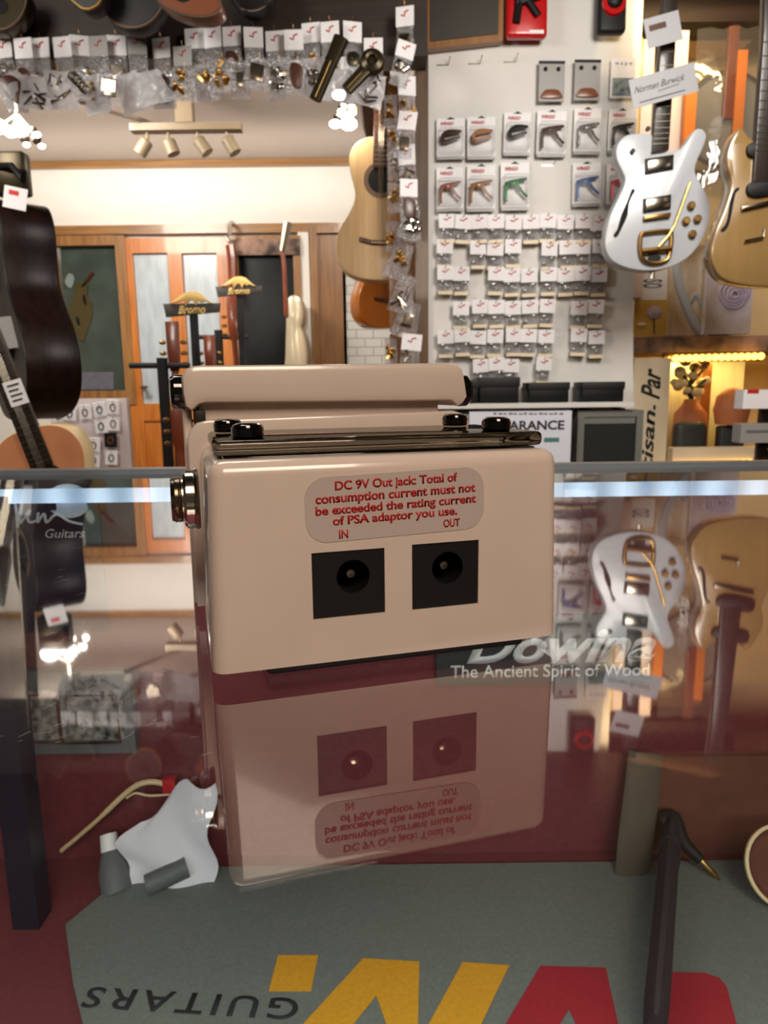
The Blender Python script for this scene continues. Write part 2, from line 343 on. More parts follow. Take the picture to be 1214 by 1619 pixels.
# ------------------------------------------------------------------ room shell
FLOOR = -0.95
BY = 4.7
def zat(py, Y, px=607): return at(px, py, Y).z
ZC = zat(252, BY)                                  # far ceiling height
struct('floor', MB().box(-3.4, 2.9, -2.6, 5.0, FLOOR - 0.05, FLOOR), K['floor'])
struct('wall_back', MB().box(-3.4, 1.2, BY, BY + 0.1, FLOOR, ZC + 0.1), K['whitewall'])
struct('wall_left', MB().box(-3.4, -3.3, -2.6, BY, FLOOR, ZC + 0.1), K['whitewall'])
struct('wall_right', MB().box(2.8, 2.9, -2.6, BY + 0.1, FLOOR, ZC + 0.1), K['plank'])
struct('wall_front', MB().box(-3.4, 2.9, -2.7, -2.6, FLOOR, ZC + 0.1), K['whitewall'])
struct('ceiling', MB().box(-3.3, 2.8, 2.42, BY, ZC, ZC + 0.08), K['ceil'])
ZB = zat(96, 2.35)                                 # underside of the dark beam
ZD = zat(-45, 2.35)                                 # low dark timber ceiling over the counter side
struct('beam', MB().box(-3.3, at(676, 100, 2.32).x, 2.32, 2.42, ZB, ZC), K['darkwood'])
struct('ceiling', MB().box(-3.3, 2.8, -2.6, 2.42, ZD, ZD + 0.05), K['darkwood'])
PX1 = at(1003, 300, 2.5).x
struct('wall_right_back', MB().box(at(672, 300, 2.5).x, PX1, 2.5, 2.6, FLOOR, ZC), K['whitewall'])
struct('wall_right_end', MB().box(PX1, 2.8, 2.95, 3.05, FLOOR, ZC), K['amberw'])
m = MB(); a = at(-200, 270, BY); b = at(700, 243, BY)
m.box(a.x, b.x, BY - 0.04, BY, zat(266, BY, 300), zat(249, BY, 300)); struct('trim_1', m, K['pine'])
m = MB(); m.tube([at(128, 160, 3.0), at(265, 203, 4.2)], 0.012, 6); struct('trim_2', m, K['ceil'])
# plastered band over the doors ends on a pine rail
m = MB(); m.box(at(64, 372, BY).x, at(545, 372, BY).x, BY - 0.05, BY, zat(372, BY, 250), zat(358, BY, 250)); struct('trim_3', m, K['pine'])
def bcol(mb, x0, x1, yref, y0, y1, dep=0.03, off=0.0):
    Y = BY - dep - off; xm = (x0 + x1) / 2
    return mb.box(at(x0, yref, Y).x, at(x1, yref, Y).x, Y, Y + dep, at(xm, y1, Y).z, at(xm, y0, Y).z)
def bpart(mb, x0, y0, x1, y1, dep=0.03, off=0.0): return pbox(mb, x0, y0, x1, y1, BY - dep - off, dep)
# window beside the door
w1 = thing('window_1', 'pine framed interior window beside the orange door', 'window', (0, 0, 0), kind='structure')
m = MB()
bpart(m, 66, 372, 86, 640, .06); bpart(m, 180, 372, 196, 640, .06); bpart(m, 86, 372, 180, 388, .06); bcol(m, 86, 180, 372, 618, 640, .06); m.build('window_frame', K['pinev'], w1)
m = MB(); bpart(m, 84, 386, 182, 622, .004, .025); m.build('window_pane', K['window'], w1)
m = MB(); bpart(m, 86, 386, 182, 622, .004, .001); m.build('blind', K['greyback'], w1)
m = MB(); bcol(m, 64, 198, 372, 638, 900, .02); struct('trim_4', m, K['plank'])
# orange door with frosted panes
d1 = thing('door_1', 'orange wooden door with tall frosted panes', 'door', (0, 0, 0), kind='structure')
m = MB()
for q in ((186, 376, 207, 900), (263, 376, 285, 900), (341, 376, 362, 900)): bpart(m, *q, .05)
for q in ((207, 376, 263, 400), (285, 376, 341, 400)): bpart(m, *q, .05)
bcol(m, 207, 341, 376, 638, 665, .05); bcol(m, 207, 341, 376, 665, 900, .035); m.build('door_leaf', K['door'], d1)
for q in ((206, 399, 264, 641), (284, 399, 342, 641)):
    m = MB(); bpart(m, *q, .01, .012); m.build('pane', K['frost'], d1)
m = MB(); m.tube([at(222, 612, BY - .1), at(234, 612, BY - .1)], .012, 8); m.tube([at(228, 612, BY - .1), at(228, 612, BY - .02)], .012, 8); m.build('door_handle', K['chrome'], d1)
# dark window with hide pelmet
w2 = thing('window_2', 'dark night window beside the orange door', 'window', (0, 0, 0), kind='structure')
m = MB(); bpart(m, 360, 372, 374, 640, .06); bpart(m, 462, 372, 474, 640, .06); bpart(m, 374, 372, 462, 382, .06); m.build('window_frame', K['pinev'], w2)
m = MB(); bpart(m, 372, 380, 464, 640, .01, .01); m.build('window_pane', K['night'], w2)
m = MB(); bpart(m, 362, 378, 474, 403, .012, .062); tag(m.build('pelmet', K['hide']), 'patched black and pink hide pelmet above the dark window', 'pelmet')
struct('trim_5', (lambda q: (bpart(q, 470, 358, 487, 640, .045), q)[1])(MB()), K['whitewall'])
w3 = thing('door_2', 'brown flush door beside the white brick wall', 'door', (0, 0, 0), kind='structure')
m = MB(); bpart(m, 488, 358, 500, 900, .06); bpart(m, 500, 358, 545, 368, .06); m.build('door_frame', K['pinev'], w3)
m = MB(); bpart(m, 500, 368, 545, 900, .03); m.build('door_leaf', K['plank'], w3)
m = MB(); bpart(m, 540, 356, 690, 900, .03); struct('wall_brick', m, brick('white_brick', (206, 204, 198), (170, 166, 160)))

# ------------------------------------------------------------------ glass counter
CX0, CX1, CY0, CY1 = -0.62, 0.62, -0.10, 0.466
SH = onz(600, 1366, 0).z if False else at(600, 1364, 0.452).z      # level of the display shelf inside
cn = thing('display_counter', 'glass topped display counter lined with burgundy cloth', 'counter', (0, 0, FLOOR))
def cb(x0, x1, y0, y1, z0, z1): return MB().box(x0, x1, y0, y1, z0 - FLOOR, z1 - FLOOR)
o = cb(CX0, CX1, CY0, CY1, -0.006, 0.0).build('glass_top', K['pane'], cn)
m_in, nt, out = nodes('glass_underside'); tr = nt.nodes.new('ShaderNodeBsdfTransparent'); tr.inputs[0].default_value = srgb(248, 252, 250); nt.links.new(tr.outputs[0], out.inputs[0])
o.data.materials.append(m_in)
for p in o.data.polygons: p.material_index = 0 if p.normal.z > 0.5 else 1
cb(CX0, CX1, CY1, CY1 + 0.012, -0.012, 0.0032).build('edge_trim', K['edge'], cn)
cb(CX0, CX1, CY0, 0.042, -0.011, -0.0065).build('front_light_shield', K['edge'], cn)  # added unseen strip that keeps the case fill off the pedal
cb(CX0, CX1, CY1 - 0.0005, CY1 + 0.0115, -0.016, -0.0005).build('edge_seal', K['dark'], cn)
cb(CX0, CX1, CY1 - 0.004, CY1 + 0.012, SH - 0.05, -0.016).build('back_panel', K['velvet'], cn)
cb(CX0, CX1, CY0, CY1, SH - 0.02, SH).build('display_shelf', K['velvet'], cn)
cb(CX0, CX1, CY0, CY1 + 0.012, 0.0 + FLOOR, SH - 0.02).build('cabinet', K['darkwood'], cn)
cb(CX0 - 0.02, CX0, CY0, CY1 + .012, SH - 0.02, 0.0).build('side_panel', K['plank'], cn)
cb(CX1, CX1 + 0.02, CY0, CY1 + .012, SH - 0.02, 0.0).build('side_panel', K['plank'], cn)
led = cb(CX0 + .01, CX1 - .01, CY1 - 0.0175, CY1 - 0.0135, -0.0165, -0.0075)
m, nt, out = nodes('led_diffuser'); e = nt.nodes.new('ShaderNodeEmission'); tc = nt.nodes.new('ShaderNodeTexCoord'); wv = nt.nodes.new('ShaderNodeTexWave')
wv.inputs['Scale'].default_value = 11.0; wv.inputs['Distortion'].default_value = 0; nt.links.new(tc.outputs['Object'], wv.inputs['Vector'])
cr = nt.nodes.new('ShaderNodeValToRGB'); cr.color_ramp.elements[0].color = (0.30, 0.40, 0.56, 1); cr.color_ramp.elements[1].color = (0.62, 0.78, 1.0, 1); nt.links.new(wv.outputs[0], cr.inputs[0])
nt.links.new(cr.outputs[0], e.inputs[0]); e.inputs[1].default_value = 4.2; nt.links.new(e.outputs[0], out.inputs[0])
led.build('led_strip', m, cn)
px_ = at(28, 1250, 0.40).x
cb(px_ - .0085, px_ + .0085, .392, .409, SH, -0.006).build('post', mat('blue_black_post', (30, 32, 44), 0.4), cn)
# fine scratches in the glass
m = MB()
for i in range(80):
    if i < 66: x, y = R_.gauss(95, 75), R_.uniform(860, 1180)
    else: x, y = R_.uniform(60, 330), R_.uniform(1000, 1200)
    p = onz(x, y, 0.00005); L = R_.uniform(.0006, .0028); a = R_.gauss(0.7, .35); k = R_.uniform(-.4, .4); wd = R_.uniform(.000015, .00004)
    pts = [p + Vector((math.cos(a + k * t) * L * t, math.sin(a + k * t) * L * t, 0)) for t in (0, .33, .66, 1)]
    vs = []
    for q in pts: vs += [(q.x - math.sin(a) * wd, q.y + math.cos(a) * wd, q.z - FLOOR), (q.x + math.sin(a) * wd, q.y - math.cos(a) * wd, q.z - FLOOR)]
    m.add(vs, [(0, 1, 3, 2), (2, 3, 5, 4), (4, 5, 7, 6)])
o = m.build('scratch_marks', K['scratch'], cn); o['kind'] = 'stuff'

# ------------------------------------------------------------------ effects pedal
mm = 0.001
pd = thing('effects_pedal', 'white enamel effects pedal standing on the glass counter', 'effects pedal', (-.0313, .1188, 0), (0, 0, .2785))
def P(): return MB()
def sc(mb): mb.v = [(x * mm, y * mm, z * mm) for x, y, z in mb.v]; return mb
hs = sc(P().rbox(0, 70, 0, 44, 3, 41.7, 2.8, 4, keep=('z0', 'y1'), taper=1.1)); hm = hs.mesh('housing')
cut = sc(P().box(18.65, 32.55, -3, 16, 11.6, 24.3).box(38.0, 51.75, -3, 16, 11.5, 24.5)); cm = cut.mesh('cut')
ho = bpy.data.objects.new('housing', hm); co_ = bpy.data.objects.new('cut', cm); COL.objects.link(ho); COL.objects.link(co_)
bo = ho.modifiers.new('b', 'BOOLEAN'); bo.object = co_; bo.operation = 'DIFFERENCE'; bo.solver = 'EXACT'
dg = bpy.context.evaluated_depsgraph_get(); dg.update()
nm = bpy.data.meshes.new_from_object(ho.evaluated_get(dg)); ho.modifiers.clear(); ho.data = nm; nm.name = 'housing'
bpy.data.objects.remove(co_)
for p in nm.polygons: p.use_smooth = True
nm.set_sharp_from_angle(angle=math.radians(30)); nm.materials.clear(); nm.materials.append(K['shell']); ho.parent = pd
sc(P().rbox(10, 64, 3.5, 118, 0, 3.2, 1.2, 2)).build('rubber_base', K['rubber'], pd)
# step wall behind the controls, with rounded top corners
st = [(-1.7, 3), (68.3, 3), (68.3, 43.5), (67.6, 45.8), (66, 47.5), (63.6, 48.2), (3, 47.2), (.6, 46.6), (-1, 45), (-1.7, 42.8)]
sc(P().prism(st, 43, 46.5, .7)).build('step_panel', K['shell'], pd)
sc(P().rbox(-2.4, 69.3, 46, 122, 3, 43.5, 2.5, 3, keep=('z0',))).build('front_housing', K['shell'], pd)
# treadle: hollow foot plate with slanted skirt
tr = [(-2.2, 53.2), (-2.2, 57), (-1.4, 58.6), (.2, 59.5), (2, 59.7), (64.5, 60.2), (66.6, 59.9), (68, 58.8), (68.5, 57.0), (69.4, 51.6), (68.2, 49.8), (66.4, 49.3), (64.6, 50.6), (3, 51.0), (1.6, 50.6), (-.2, 49.2), (-1.8, 50.2)]
sc(P().rbox(-2.4, -.3, 52, 121, 30, 51.5, .8, 2)).build('side_cheek', K['shell'], pd)
t_ = sc(P().prism(tr, 47.5, 121, 1.4)).build('treadle', K['shell'], pd)
sc(P().rbox(1.2, 62.5, 51, 119, 41, 51.6, .8, 2)).build('treadle_support', K['shell'], pd)
sc(P().rbox(.2, 2.8, 49, 60, 45.5, 49.4, .5, 2)).build('pivot_bracket', K['rubber'], pd)
for s, x in ((-1, -2.1), (1, 68.8)):
    zc = 53.7
    sc(P().lathe([(0, -1), (3.9, -1), (4.1, 0), (4.1, 1.9), (3.5, 2.7), (2.4, 3.0), (0, 3.1)], (x, 53, zc - (0 if s < 0 else .6)), (s, 0, 0), 28)).build('hinge_cap', K['gloss'], pd)
# control panel, clear guard on four bumpers
sc(P().rbox(4, 66, 4.5, 42.5, 41.0, 42.0, .4, 2)).build('control_panel', K['gloss'], pd)
g0 = [(2.6 + 4, 3.8), (63.5, 3.8), (66.5, 5.0), (67.6, 8), (67.6, 33), (66.4, 35.8), (63.5, 37), (6.6, 37), (3.8, 35.8), (2.6, 33), (2.6, 7.8), (3.8, 5)]
sc(P().rbox(2.6, 67.4, 3.8, 37, 42.15, 45.0, 1.1, 4)).build('guard_plate', K['acrylic'], pd)
for x, y in ((9, 9.5), (60, 10.5), (6.8, 32), (59.8, 33)):
    b = sc(P().lathe([(0, 0), (2.7, 0), (3.0, .3), (3.05, 1.7), (2.7, 2.4), (2.0, 2.75), (0, 2.8)], (x, y, 45.05), (0, 0, 1), 28)).build('bumper', K['gloss'], pd)
# two DC sockets
def socket(x0, x1, z0, z1, hx, hz):
    n = 40; y0 = .35; sq = []; ci = []
    for k in range(n):
        t = 2 * math.pi * (k + .5) / n; c, s_ = math.cos(t), math.sin(t); ci.append((hx + 3.2 * c, hz + 3.2 * s_))
        tx = ((x1 - hx) if c > 0 else (hx - x0)) / max(abs(c), 1e-6); tz = ((z1 - hz) if s_ > 0 else (hz - z0)) / max(abs(s_), 1e-6); q = min(tx, tz)
        sq.append((hx + c * q, hz + s_ * q))
    for cx, cz in ((x0, z0), (x0, z1), (x1, z0), (x1, z1)):      # snap the nearest ring point to each corner
        i = min(range(n), key=lambda i: (sq[i][0] - cx) ** 2 + (sq[i][1] - cz) ** 2); sq[i] = (cx, cz)
    vs = [(x, 12, z) for x, z in sq] + [(x, y0, z) for x, z in sq] + [(x, y0, z) for x, z in ci] + [(x, 10.5, z) for x, z in ci]
    fs = [(r * n + k, r * n + (k + 1) % n, (r + 1) * n + (k + 1) % n, (r + 1) * n + k) for r in range(3) for k in range(n)]
    fs.append(list(range(3 * n, 4 * n))); m = P(); m.add(vs, fs)
    s = sc(m).build('dc_socket', K['black'], pd, ang=25)
    sc(P().lathe([(0, 0), (1.0, 0), (1.0, 7.6), (.8, 8.1), (0, 8.2)], (hx, 10.4, hz), (0, -1, 0), 20)).build('contact_pin', K['nickel'], s)
    sc(P().box(hx - 3.1, hx - 2.5, 4, 9, hz - .6, hz + .6)).build('spring_contact', K['nickel'], s)
socket(18.75, 32.45, 11.7, 24.2, 26.5, 19.2); socket(38.1, 51.65, 11.6, 24.4, 45.4, 19.3)
# warning label
RZ = math.radians(1.35)
lb = thing('warning_label', None, None, (35.2 * mm, -.05 * mm, 32.5 * mm), (0, -RZ, 0)); lb.parent = pd
W2, H2, rr = 17.5, 6.05, 4.0
pts = []
for cx, cz, a0 in ((W2 - rr, H2 - rr, 0), (-W2 + rr, H2 - rr, 90), (-W2 + rr, -H2 + rr, 180), (W2 - rr, -H2 + rr, 270)):
    for k in range(9):
        t = math.radians(a0 + k * 11.25); pts.append((cx + rr * math.cos(t), cz + rr * math.sin(t)))
sc(P().prism(pts, -.06, .06)).build('label_sheet', K['sticker'], lb)
for s, cx, cz, w, h in (('DC 9V Out jack: Total of', .1, 4.05, 23.8, 2.25), ('consumption current must not', .1, 1.75, 31.2, 2.2), ('be exceeded the rating current', .1, -.35, 31.4, 2.2), ('of PSA adaptor you use.', -.3, -2.4, 24.4, 2.2), ('IN', -10.6, -4.75, 1.75, 1.65), ('OUT', 10.7, -4.5, 3.4, 1.6)):
    text('lettering', s, K['red'], lb, (cx * mm, -.075 * mm, cz * mm), w * mm, h * mm, size=.003, bold=.032 if len(s) > 4 else .03, extrude=.00003)
# quarter-inch jack on the flank
jx, jy, jz = -.4, 20, 32.6
j = sc(P().lathe([(0, 0), (5.9, 0), (6.2, .4), (6.0, .9), (0, .95)], (jx + .2, jy, jz), (-1, 0, 0), 32)).build('output_jack', K['nickel'], pd)
sc(P().lathe([(0, 0), (5.7, .0), (5.9, .2), (5.9, 1.6), (5.4, 2.1), (0, 2.1)], (jx - .7, jy, jz), (-1, 0, 0), 12)).build('hex_nut', K['chrome'], j)
sc(P().lathe([(3.0, 0), (4.4, 0), (4.4, .5), (4.7, .7), (4.4, .9), (4.7, 1.2), (4.4, 1.5), (4.7, 1.8), (4.4, 2.1), (4.2, 2.6), (3.1, 2.6), (2.9, .3)], (jx - 2.6, jy, jz), (-1, 0, 0), 32)).build('threaded_bushing', K['nickel'], j)

# ------------------------------------------------------------------ things inside the counter
PZ = SH + .0008
def onp(x, y, z=PZ): q = onz(x, y, z); return (q.x, q.y)
m0 = onp(700, 1500); mt = thing('printed_mat', 'grey cloth mat with yellow and red print on the display shelf', 'mat', (m0[0], m0[1], PZ))
def mp_(pts): return [(a - m0[0], b - m0[1]) for a, b in (onp(*q) for q in pts)]
far = onp(600, 1372)[1]
o = [onp(212, 1378), onp(104, 1468), onp(116, 1560), onp(150, 1700), onp(215, 1900), onp(1400, 1900), (onp(1400, 1600)[0] + .1, far)]
MB().flat([(a - m0[0], b - m0[1]) for a, b in o], 0, .003).build('cloth', K['mat'], mt)
lg = thing('logo_print', None, None, (0, 0, .0031)); lg.parent = mt
for pts, c in (([(440, 1518), (503, 1518), (492, 1575), (425, 1575)], 'yellow'),
               ([(574, 1523), (663, 1528), (660, 1660), (622, 1660), (595, 1582), (533, 1660), (450, 1660)], 'yellow'),
               ([(731, 1529), (805, 1534), (745, 1660), (660, 1660)], 'yellow'),
               ([(854, 1535), (957, 1538), (984, 1660), (925, 1660), (899, 1604), (865, 1660), (780, 1660)], 'crimson'),
               ([(1045, 1545), (1112, 1546), (1136, 1554), (1148, 1568), (1172, 1660), (1015, 1660)], 'crimson')):
    MB().flat(mp_(pts), 0, .0004).build('logo_shape', K[c], lg)
a, b = mp_([(472, 1604), (134, 1584)]); mid = ((a[0] + b[0]) / 2, (a[1] + b[1]) / 2, .0032)
text('lettering', 'GUITARS', K['ink'], mt, mid, abs(a[0] - b[0]), .0135, size=.02, rot=(0, 0, math.pi + math.atan2(a[1] - b[1], a[0] - b[0])), spacing=1.25, bold=.01)

YS = 0.456
def board_thing(name, label, cat, x0, y0, x1, y1, Y, dep, m, part='panel'):
    a, b = at(x0, y1, Y), at(x1, y0, Y); o = Vector(((a.x + b.x) / 2, Y, min(a.z, b.z)))
    t = thing(name, label, cat, o); pbox(MBX := MB(), x0, y0, x1, y1, Y, dep, o); MBX.build(part, m, t); return t, o
t, o = board_thing('slate_sign', 'slate sign with white lettering hung on the burgundy panel behind the pedal', 'sign', 690, 972, 1048, 1082, YS, .004, K['slate'])
def tl(s, x0, x1, y0, y1, Y, o, t, m, **k):
    a, b = at(x0, (y0 + y1) / 2, Y), at(x1, (y0 + y1) / 2, Y); h = abs(at((x0 + x1) / 2, y0, Y).z - at((x0 + x1) / 2, y1, Y).z); c = (a + b) / 2 - o
    return text(k.pop('name', 'lettering'), s, m, t, (c.x, c.y - k.pop('off', .0004), c.z), (b - a).length, h, rot=(math.pi / 2, -ROLL * 0, 0), **k)
cream_print = mat('pale_print', (248, 250, 248), 0.5)
tl('Dowina', 738, 1036, 992, 1048, YS, o, t, cream_print, shear=.35, bold=.03, size=.03)
tl('The Ancient Spirit of Wood', 712, 1026, 1050, 1076, YS, o, t, cream_print, size=.01, bold=.01)
t, o = board_thing('moon_sign', 'navy sign with a moon picture and handwritten white script', 'sign', -60, 776, 152, 1000, YS, .004, K['navy'])
c = at(108, 792, YS) - o; q = smooth([(c.x + .0125 * math.cos(a) * (1.15 if k % 3 else .95), c.z + .0115 * math.sin(a)) for k, a in enumerate(i * math.pi / 6 for i in range(12))], 3)
MB().prism(q, -.0006, .001).build('moon_print', K['moon'], t)
m = MB(); m.box(c.x - .016, c.x - .008, -.0009, 0, c.z - .006, c.z + .001); m.tube([(c.x - .012, -.0008, c.z - .003), (c.x - .006, -.0008, c.z + .003)], .001, 5); m.build('tree_print', K['navy'], t)
m = MB()
for st_ in ([(0, 796), (22, 789), (29, 834)], [(28, 832), (38, 788), (31, 826)], [(33, 828), (48, 806), (44, 818), (48, 826), (58, 823)], [(61, 810), (60, 826), (70, 812), (74, 826), (86, 815), (95, 815), (110, 824), (131, 829)]):
    pts = [at(x, y, YS) - o for x, y in st_]; pts = [(p.x, -.0004, p.z) for p in pts]; m.tube(smooth(pts, 5, False), .0009, 6)
m.build('script_lettering', cream_print, t)
tl('Guitars', 72, 134, 836, 850, YS, o, t, cream_print, shear=.3, size=.01)
t, o = board_thing('pickup_card', 'grey display card with two silver patterned panels on the burgundy panel', 'display card', -20, 1062, 205, 1192, YS - .004, .006, K['grey'], 'card')
for x0, x1 in ((10, 96), (104, 190)):
    m = MB(); pbox(m, x0, 1092, x1, 1170, YS - .0055, .002, o); p_ = m.build('patterned_panel', K['pattern'], t)
    m = MB(); a, b = at(x0, 1170, YS) - o, at(x1, 1092, YS) - o; m.frame(a.x, b.x, a.z, b.z, .0012, -.0022, -.0008); m.build('panel_border', K['nickel'], p_)
# white tissue sheet: lit ceiling reflected in the glass, built as an object
m = MB(); nx, ny = 16, 12; vs = []
for j in range(ny + 1):
    for i in range(nx + 1):
        u_, v_ = i / nx, j / ny
        lx = 196 - 30 * v_ * (1 - v_) * 2 + 22 * math.sin(v_ * 7) * .6 + (20 * v_); rx = 336 + 8 * math.sin(v_ * 9)
        ty = 1300 - 60 * min(1, u_ * 1.6) + 10 * math.sin(u_ * 9)
        x = lx + (rx - lx) * u_; y = 1404 + (ty - 1404) * v_
        q = at(x, y - 3, .426 + .018 * v_); q.y += .003 * math.sin(u_ * 8 + v_ * 5); vs.append(q)
o = at(260, 1404, .44); fs = [(j * (nx + 1) + i, j * (nx + 1) + i + 1, (j + 1) * (nx + 1) + i + 1, (j + 1) * (nx + 1) + i) for j in range(ny) for i in range(nx)]
n = len(vs); m.add([q - o for q in vs] + [q - o + Vector((0, .0012, 0)) for q in vs], fs + [[k + n for k in f][::-1] for f in fs])
t = tag(m.build('sheen_sheet', K['sheen'], loc=o), 'reflected ceiling light as a white tissue sheet propped behind the grey mat', 'reflection')
# bow propped on the cloth panel
t = thing('violin_bow', 'slender pale wooden bow with a red tip propped on the burgundy panel', 'bow', at(97, 1345, .446))
o = t.location.copy()
m = MB(); m.tube([at(x, y, .452) - o for x, y in smooth([(97, 1345), (150, 1300), (205, 1249), (235, 1236), (264, 1240)], 6, False)], [.0016] * 8 + [.002] * 17, 8); m.build('bow_stick', K['cream'], t)
m = MB(); m.tube([at(x, y, .450) - o for x, y in smooth([(200, 1262), (214, 1254), (236, 1258), (268, 1256)], 5, False)], .0008, 6); m.build('bow_hair', K['cream'], t)
m = MB(); a, b = at(256, 1233, .448) - o, at(277, 1254, .448) - o; m.box(a.x, b.x, a.y, a.y + .006, min(a.z, b.z), max(a.z, b.z)); m.build('red_tip', K['redm'], t)
# white capped bottle on the mat
a, b = at(186, 1412, .425), at(174, 1345, .44); t = thing('capped_bottle', 'dark bottle with a white cap leaning beside the white tissue', 'bottle', a)
d = b - a; m = MB(); m.tube([d * 0, d * .5, d * .86, d * .98], [.0105, .0105, .0075, .006], 16); m.build('bottle_body', K['grey'], t)
e_ = (at(171, 1318, .446) - b); m = MB(); m.tube([d * .99, d * .99 + e_], [.0062, .0058], 16); m.build('cap', K['wax'], t)
a, b = at(232, 1400, .42), at(296, 1370, .43); t = thing('slide_tube', 'short dark tube lying against the white tissue', 'tube', a); m = MB(); m.tube([d * 0, b - a], .007, 14); m.build('tube_body', K['grey'], t)
# leaning black boom with a plug
a, b = onz(1034, 1635, PZ + .02), at(1062, 1305, .448); t = thing('padded_strap', 'black padded strap leaning upright on the mat beside the red print', 'strap', a); d = b - a
m = MB(); m.tube([d * k for k in (0, .04, .1, .3, .62, .86, .95, 1.0)], [.012, .0165, .018, .018, .018, .017, .0155, .010], 14, flat=.35); m.build('strap_body', mat('strap_webbing', (40, 32, 36), 0.75, var=.2, scale=120), t)
m = MB(); m.tube([d * k for k in (.78, .86)], [.0185, .0185], 14, flat=.38); m.build('strap_band', K['ink'], t)
a, b = at(1050, 1300, .446), at(1138, 1392, .425); t = thing('jack_cable', 'black cable end with a bright gold plug tip by the padded strap', 'cable', a); d = b - a
m = MB(); m.tube(smooth([(0, 0, 0), tuple(d * .05 + Vector((.004, 0, .004))), tuple(d * .35), tuple(d * .66)], 5, False), [.008 - .0045 * k / 15 for k in range(16)], 12); m.build('cable_boot', K['rubber'], t)
m = MB(); m.tube([d * .66, d * .9, d * 1.0], [.0022, .002, .0008], 10); m.build('plug_tip', K['gold'], t)
a, b = at(996, 1402, .43), at(1022, 1190, .4525); t = thing('grey_strap', 'grey webbing strap hanging on the burgundy panel behind the black strap', 'strap', a); d = b - a
m = MB(); m.tube([d * k for k in (0, .05, .3, 1)], [.009, .0115, .0125, .0125], 12, flat=.2); m.build('strap_webbing', mat('grey_webbing', (84, 74, 62), .8), t)

t, o = board_thing('glare_panel', 'room reflection added as a brown suede panel on the burgundy panel beyond the grey strap', 'panel', 1034, 1196, 1290, 1356, YS + .001, .003, K['glare'], 'glare_sheet')  # brown sheet stands in for the room reflected in the glass top
t = thing('guitar_body_reflection', 'pale rimmed guitar reflection shaped as a bowl against the brown suede panel', 'bowl', at(1222, 1366, .42), (math.radians(60), 0, 0))  # bowl shape stands in for the reflection of a hanging guitar body
MB().lathe([(0, 0), (.012, 0), (.021, .006), (.0255, .014), (.0245, .015), (.019, .008), (0, .004)], (0, 0, 0), (0, 0, 1), 32).build('reflection_disc', K['glare'], t)
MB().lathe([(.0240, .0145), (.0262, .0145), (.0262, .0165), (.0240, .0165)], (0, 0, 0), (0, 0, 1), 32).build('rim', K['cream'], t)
# ------------------------------------------------------------------ guitars
def headstock(mb, x, z0, w, h, y0, y1):
    return mb.prism([(x - w * .35, z0), (x - w * .5, z0 + h * .25), (x - w * .55, z0 + h), (x + w * .55, z0 + h), (x + w * .5, z0 + h * .25), (x + w * .35, z0)], y0, y1, .002)
AC_HALF = [(0, .06), (.02, .118), (.06, .152), (.11, .162), (.17, .149), (.22, .119), (.265, .097), (.30, .093), (.34, .1), (.39, .114), (.43, .113), (.465, .094), (.487, .055)]
def acoustic(name, label, loc, rot, top, side, neckm, scale=1.0, depth=.1, group=None, rosette=True, frets=14, bridge=True, hang=0):
    t = thing(name, label, 'guitar', loc, rot, group); s = scale
    half = [(w, h) for h, w in AC_HALF]
    ol = smooth([(-x * s, z * s) for x, z in half[::-1]] + [(0, -.004 * s)] + [(x * s, z * s) for x, z in half] + [(0, .492 * s)], 4)
    MB().prism(ol, 0, depth * s, .004 * s).build('body', side, t)
    q = MB(); ins = [(x * .985, .245 * s + (z - .245 * s) * .985) for x, z in ol]; q.prism(ins, -.0015 * s, .003 * s); q.build('soundboard', top, t)
    zh = .345 * s
    if rosette: MB().lathe([(.046 * s, 0), (.062 * s, 0), (.062 * s, .0012), (.046 * s, .0012)], (0, -.0012 * s, zh), (0, -1, 0), 32).build('rosette', K['rosette'], t)
    MB().lathe([(0, 0), (.046 * s, 0), (.046 * s, .0014), (0, .0014)], (0, -.0012 * s, zh), (0, -1, 0), 32).build('sound_hole', K['hole'], t)
    if bridge:
        b = [(-.075, .13), (-.045, .122), (-.02, .118), (.02, .118), (.05, .124), (.082, .142), (.05, .14), (.02, .136), (-.03, .136), (-.045, .14), (-.075, .146)]
        MB().prism([(x * s, z * s) for x, z in b], -.011 * s, -.001 * s, .002 * s).build('bridge', K['rosew'], t)
        m = MB()
        for k in range(6): m.ball(((-.025 + .01 * k) * s, -.012 * s, .126 * s), .0028 * s, n=8, m=5)
        m.build('bridge_pins', K['cream'], t)
    nk = MB(); nk.prism([(-.03 * s, .385 * s), (.03 * s, .385 * s), (.025 * s, .86 * s), (-.025 * s, .86 * s)], -.008 * s, .012 * s, .003 * s); nko = nk.build('neck', neckm, t)
    for k in range(frets + 4):
        m = MB(); z = (.86 - .475 * (1 - 2 ** (-k / 9.0)) / (1 - 2 ** (-(frets + 4) / 9.0))) * s; m.box(-.026 * s, .026 * s, -.0095 * s, -.008 * s, z - .001 * s, z + .001 * s); m.build('fret', K['frets'], nko)
    if hang: MB().tube([(0, .004, 1.02 * s), (0, .004, hang)], .004, 6).build('hanging_cord', K['black'], t)
    headstock(MB(), 0, .86 * s, .07 * s, .17 * s, -.004 * s, .012 * s).build('headstock', neckm, t)
    m = MB()
    for k in range(6): m.tube([((-.0085 + .0034 * k) * s, -.013 * s, .128 * s), ((-.008 + .0032 * k) * s, -.0105 * s, .86 * s)], .0005 * s, 4)
    m.build('strings', K['frets'], t)
    return t
def tilt(a, b, Y):
    """upright tilt of the line a (low) to b (high) seen at distance Y"""
    p, q = at(*a, Y), at(*b, Y); return math.atan2(q.x - p.x, q.z - p.z)
p = at(599, 441, 2.7)
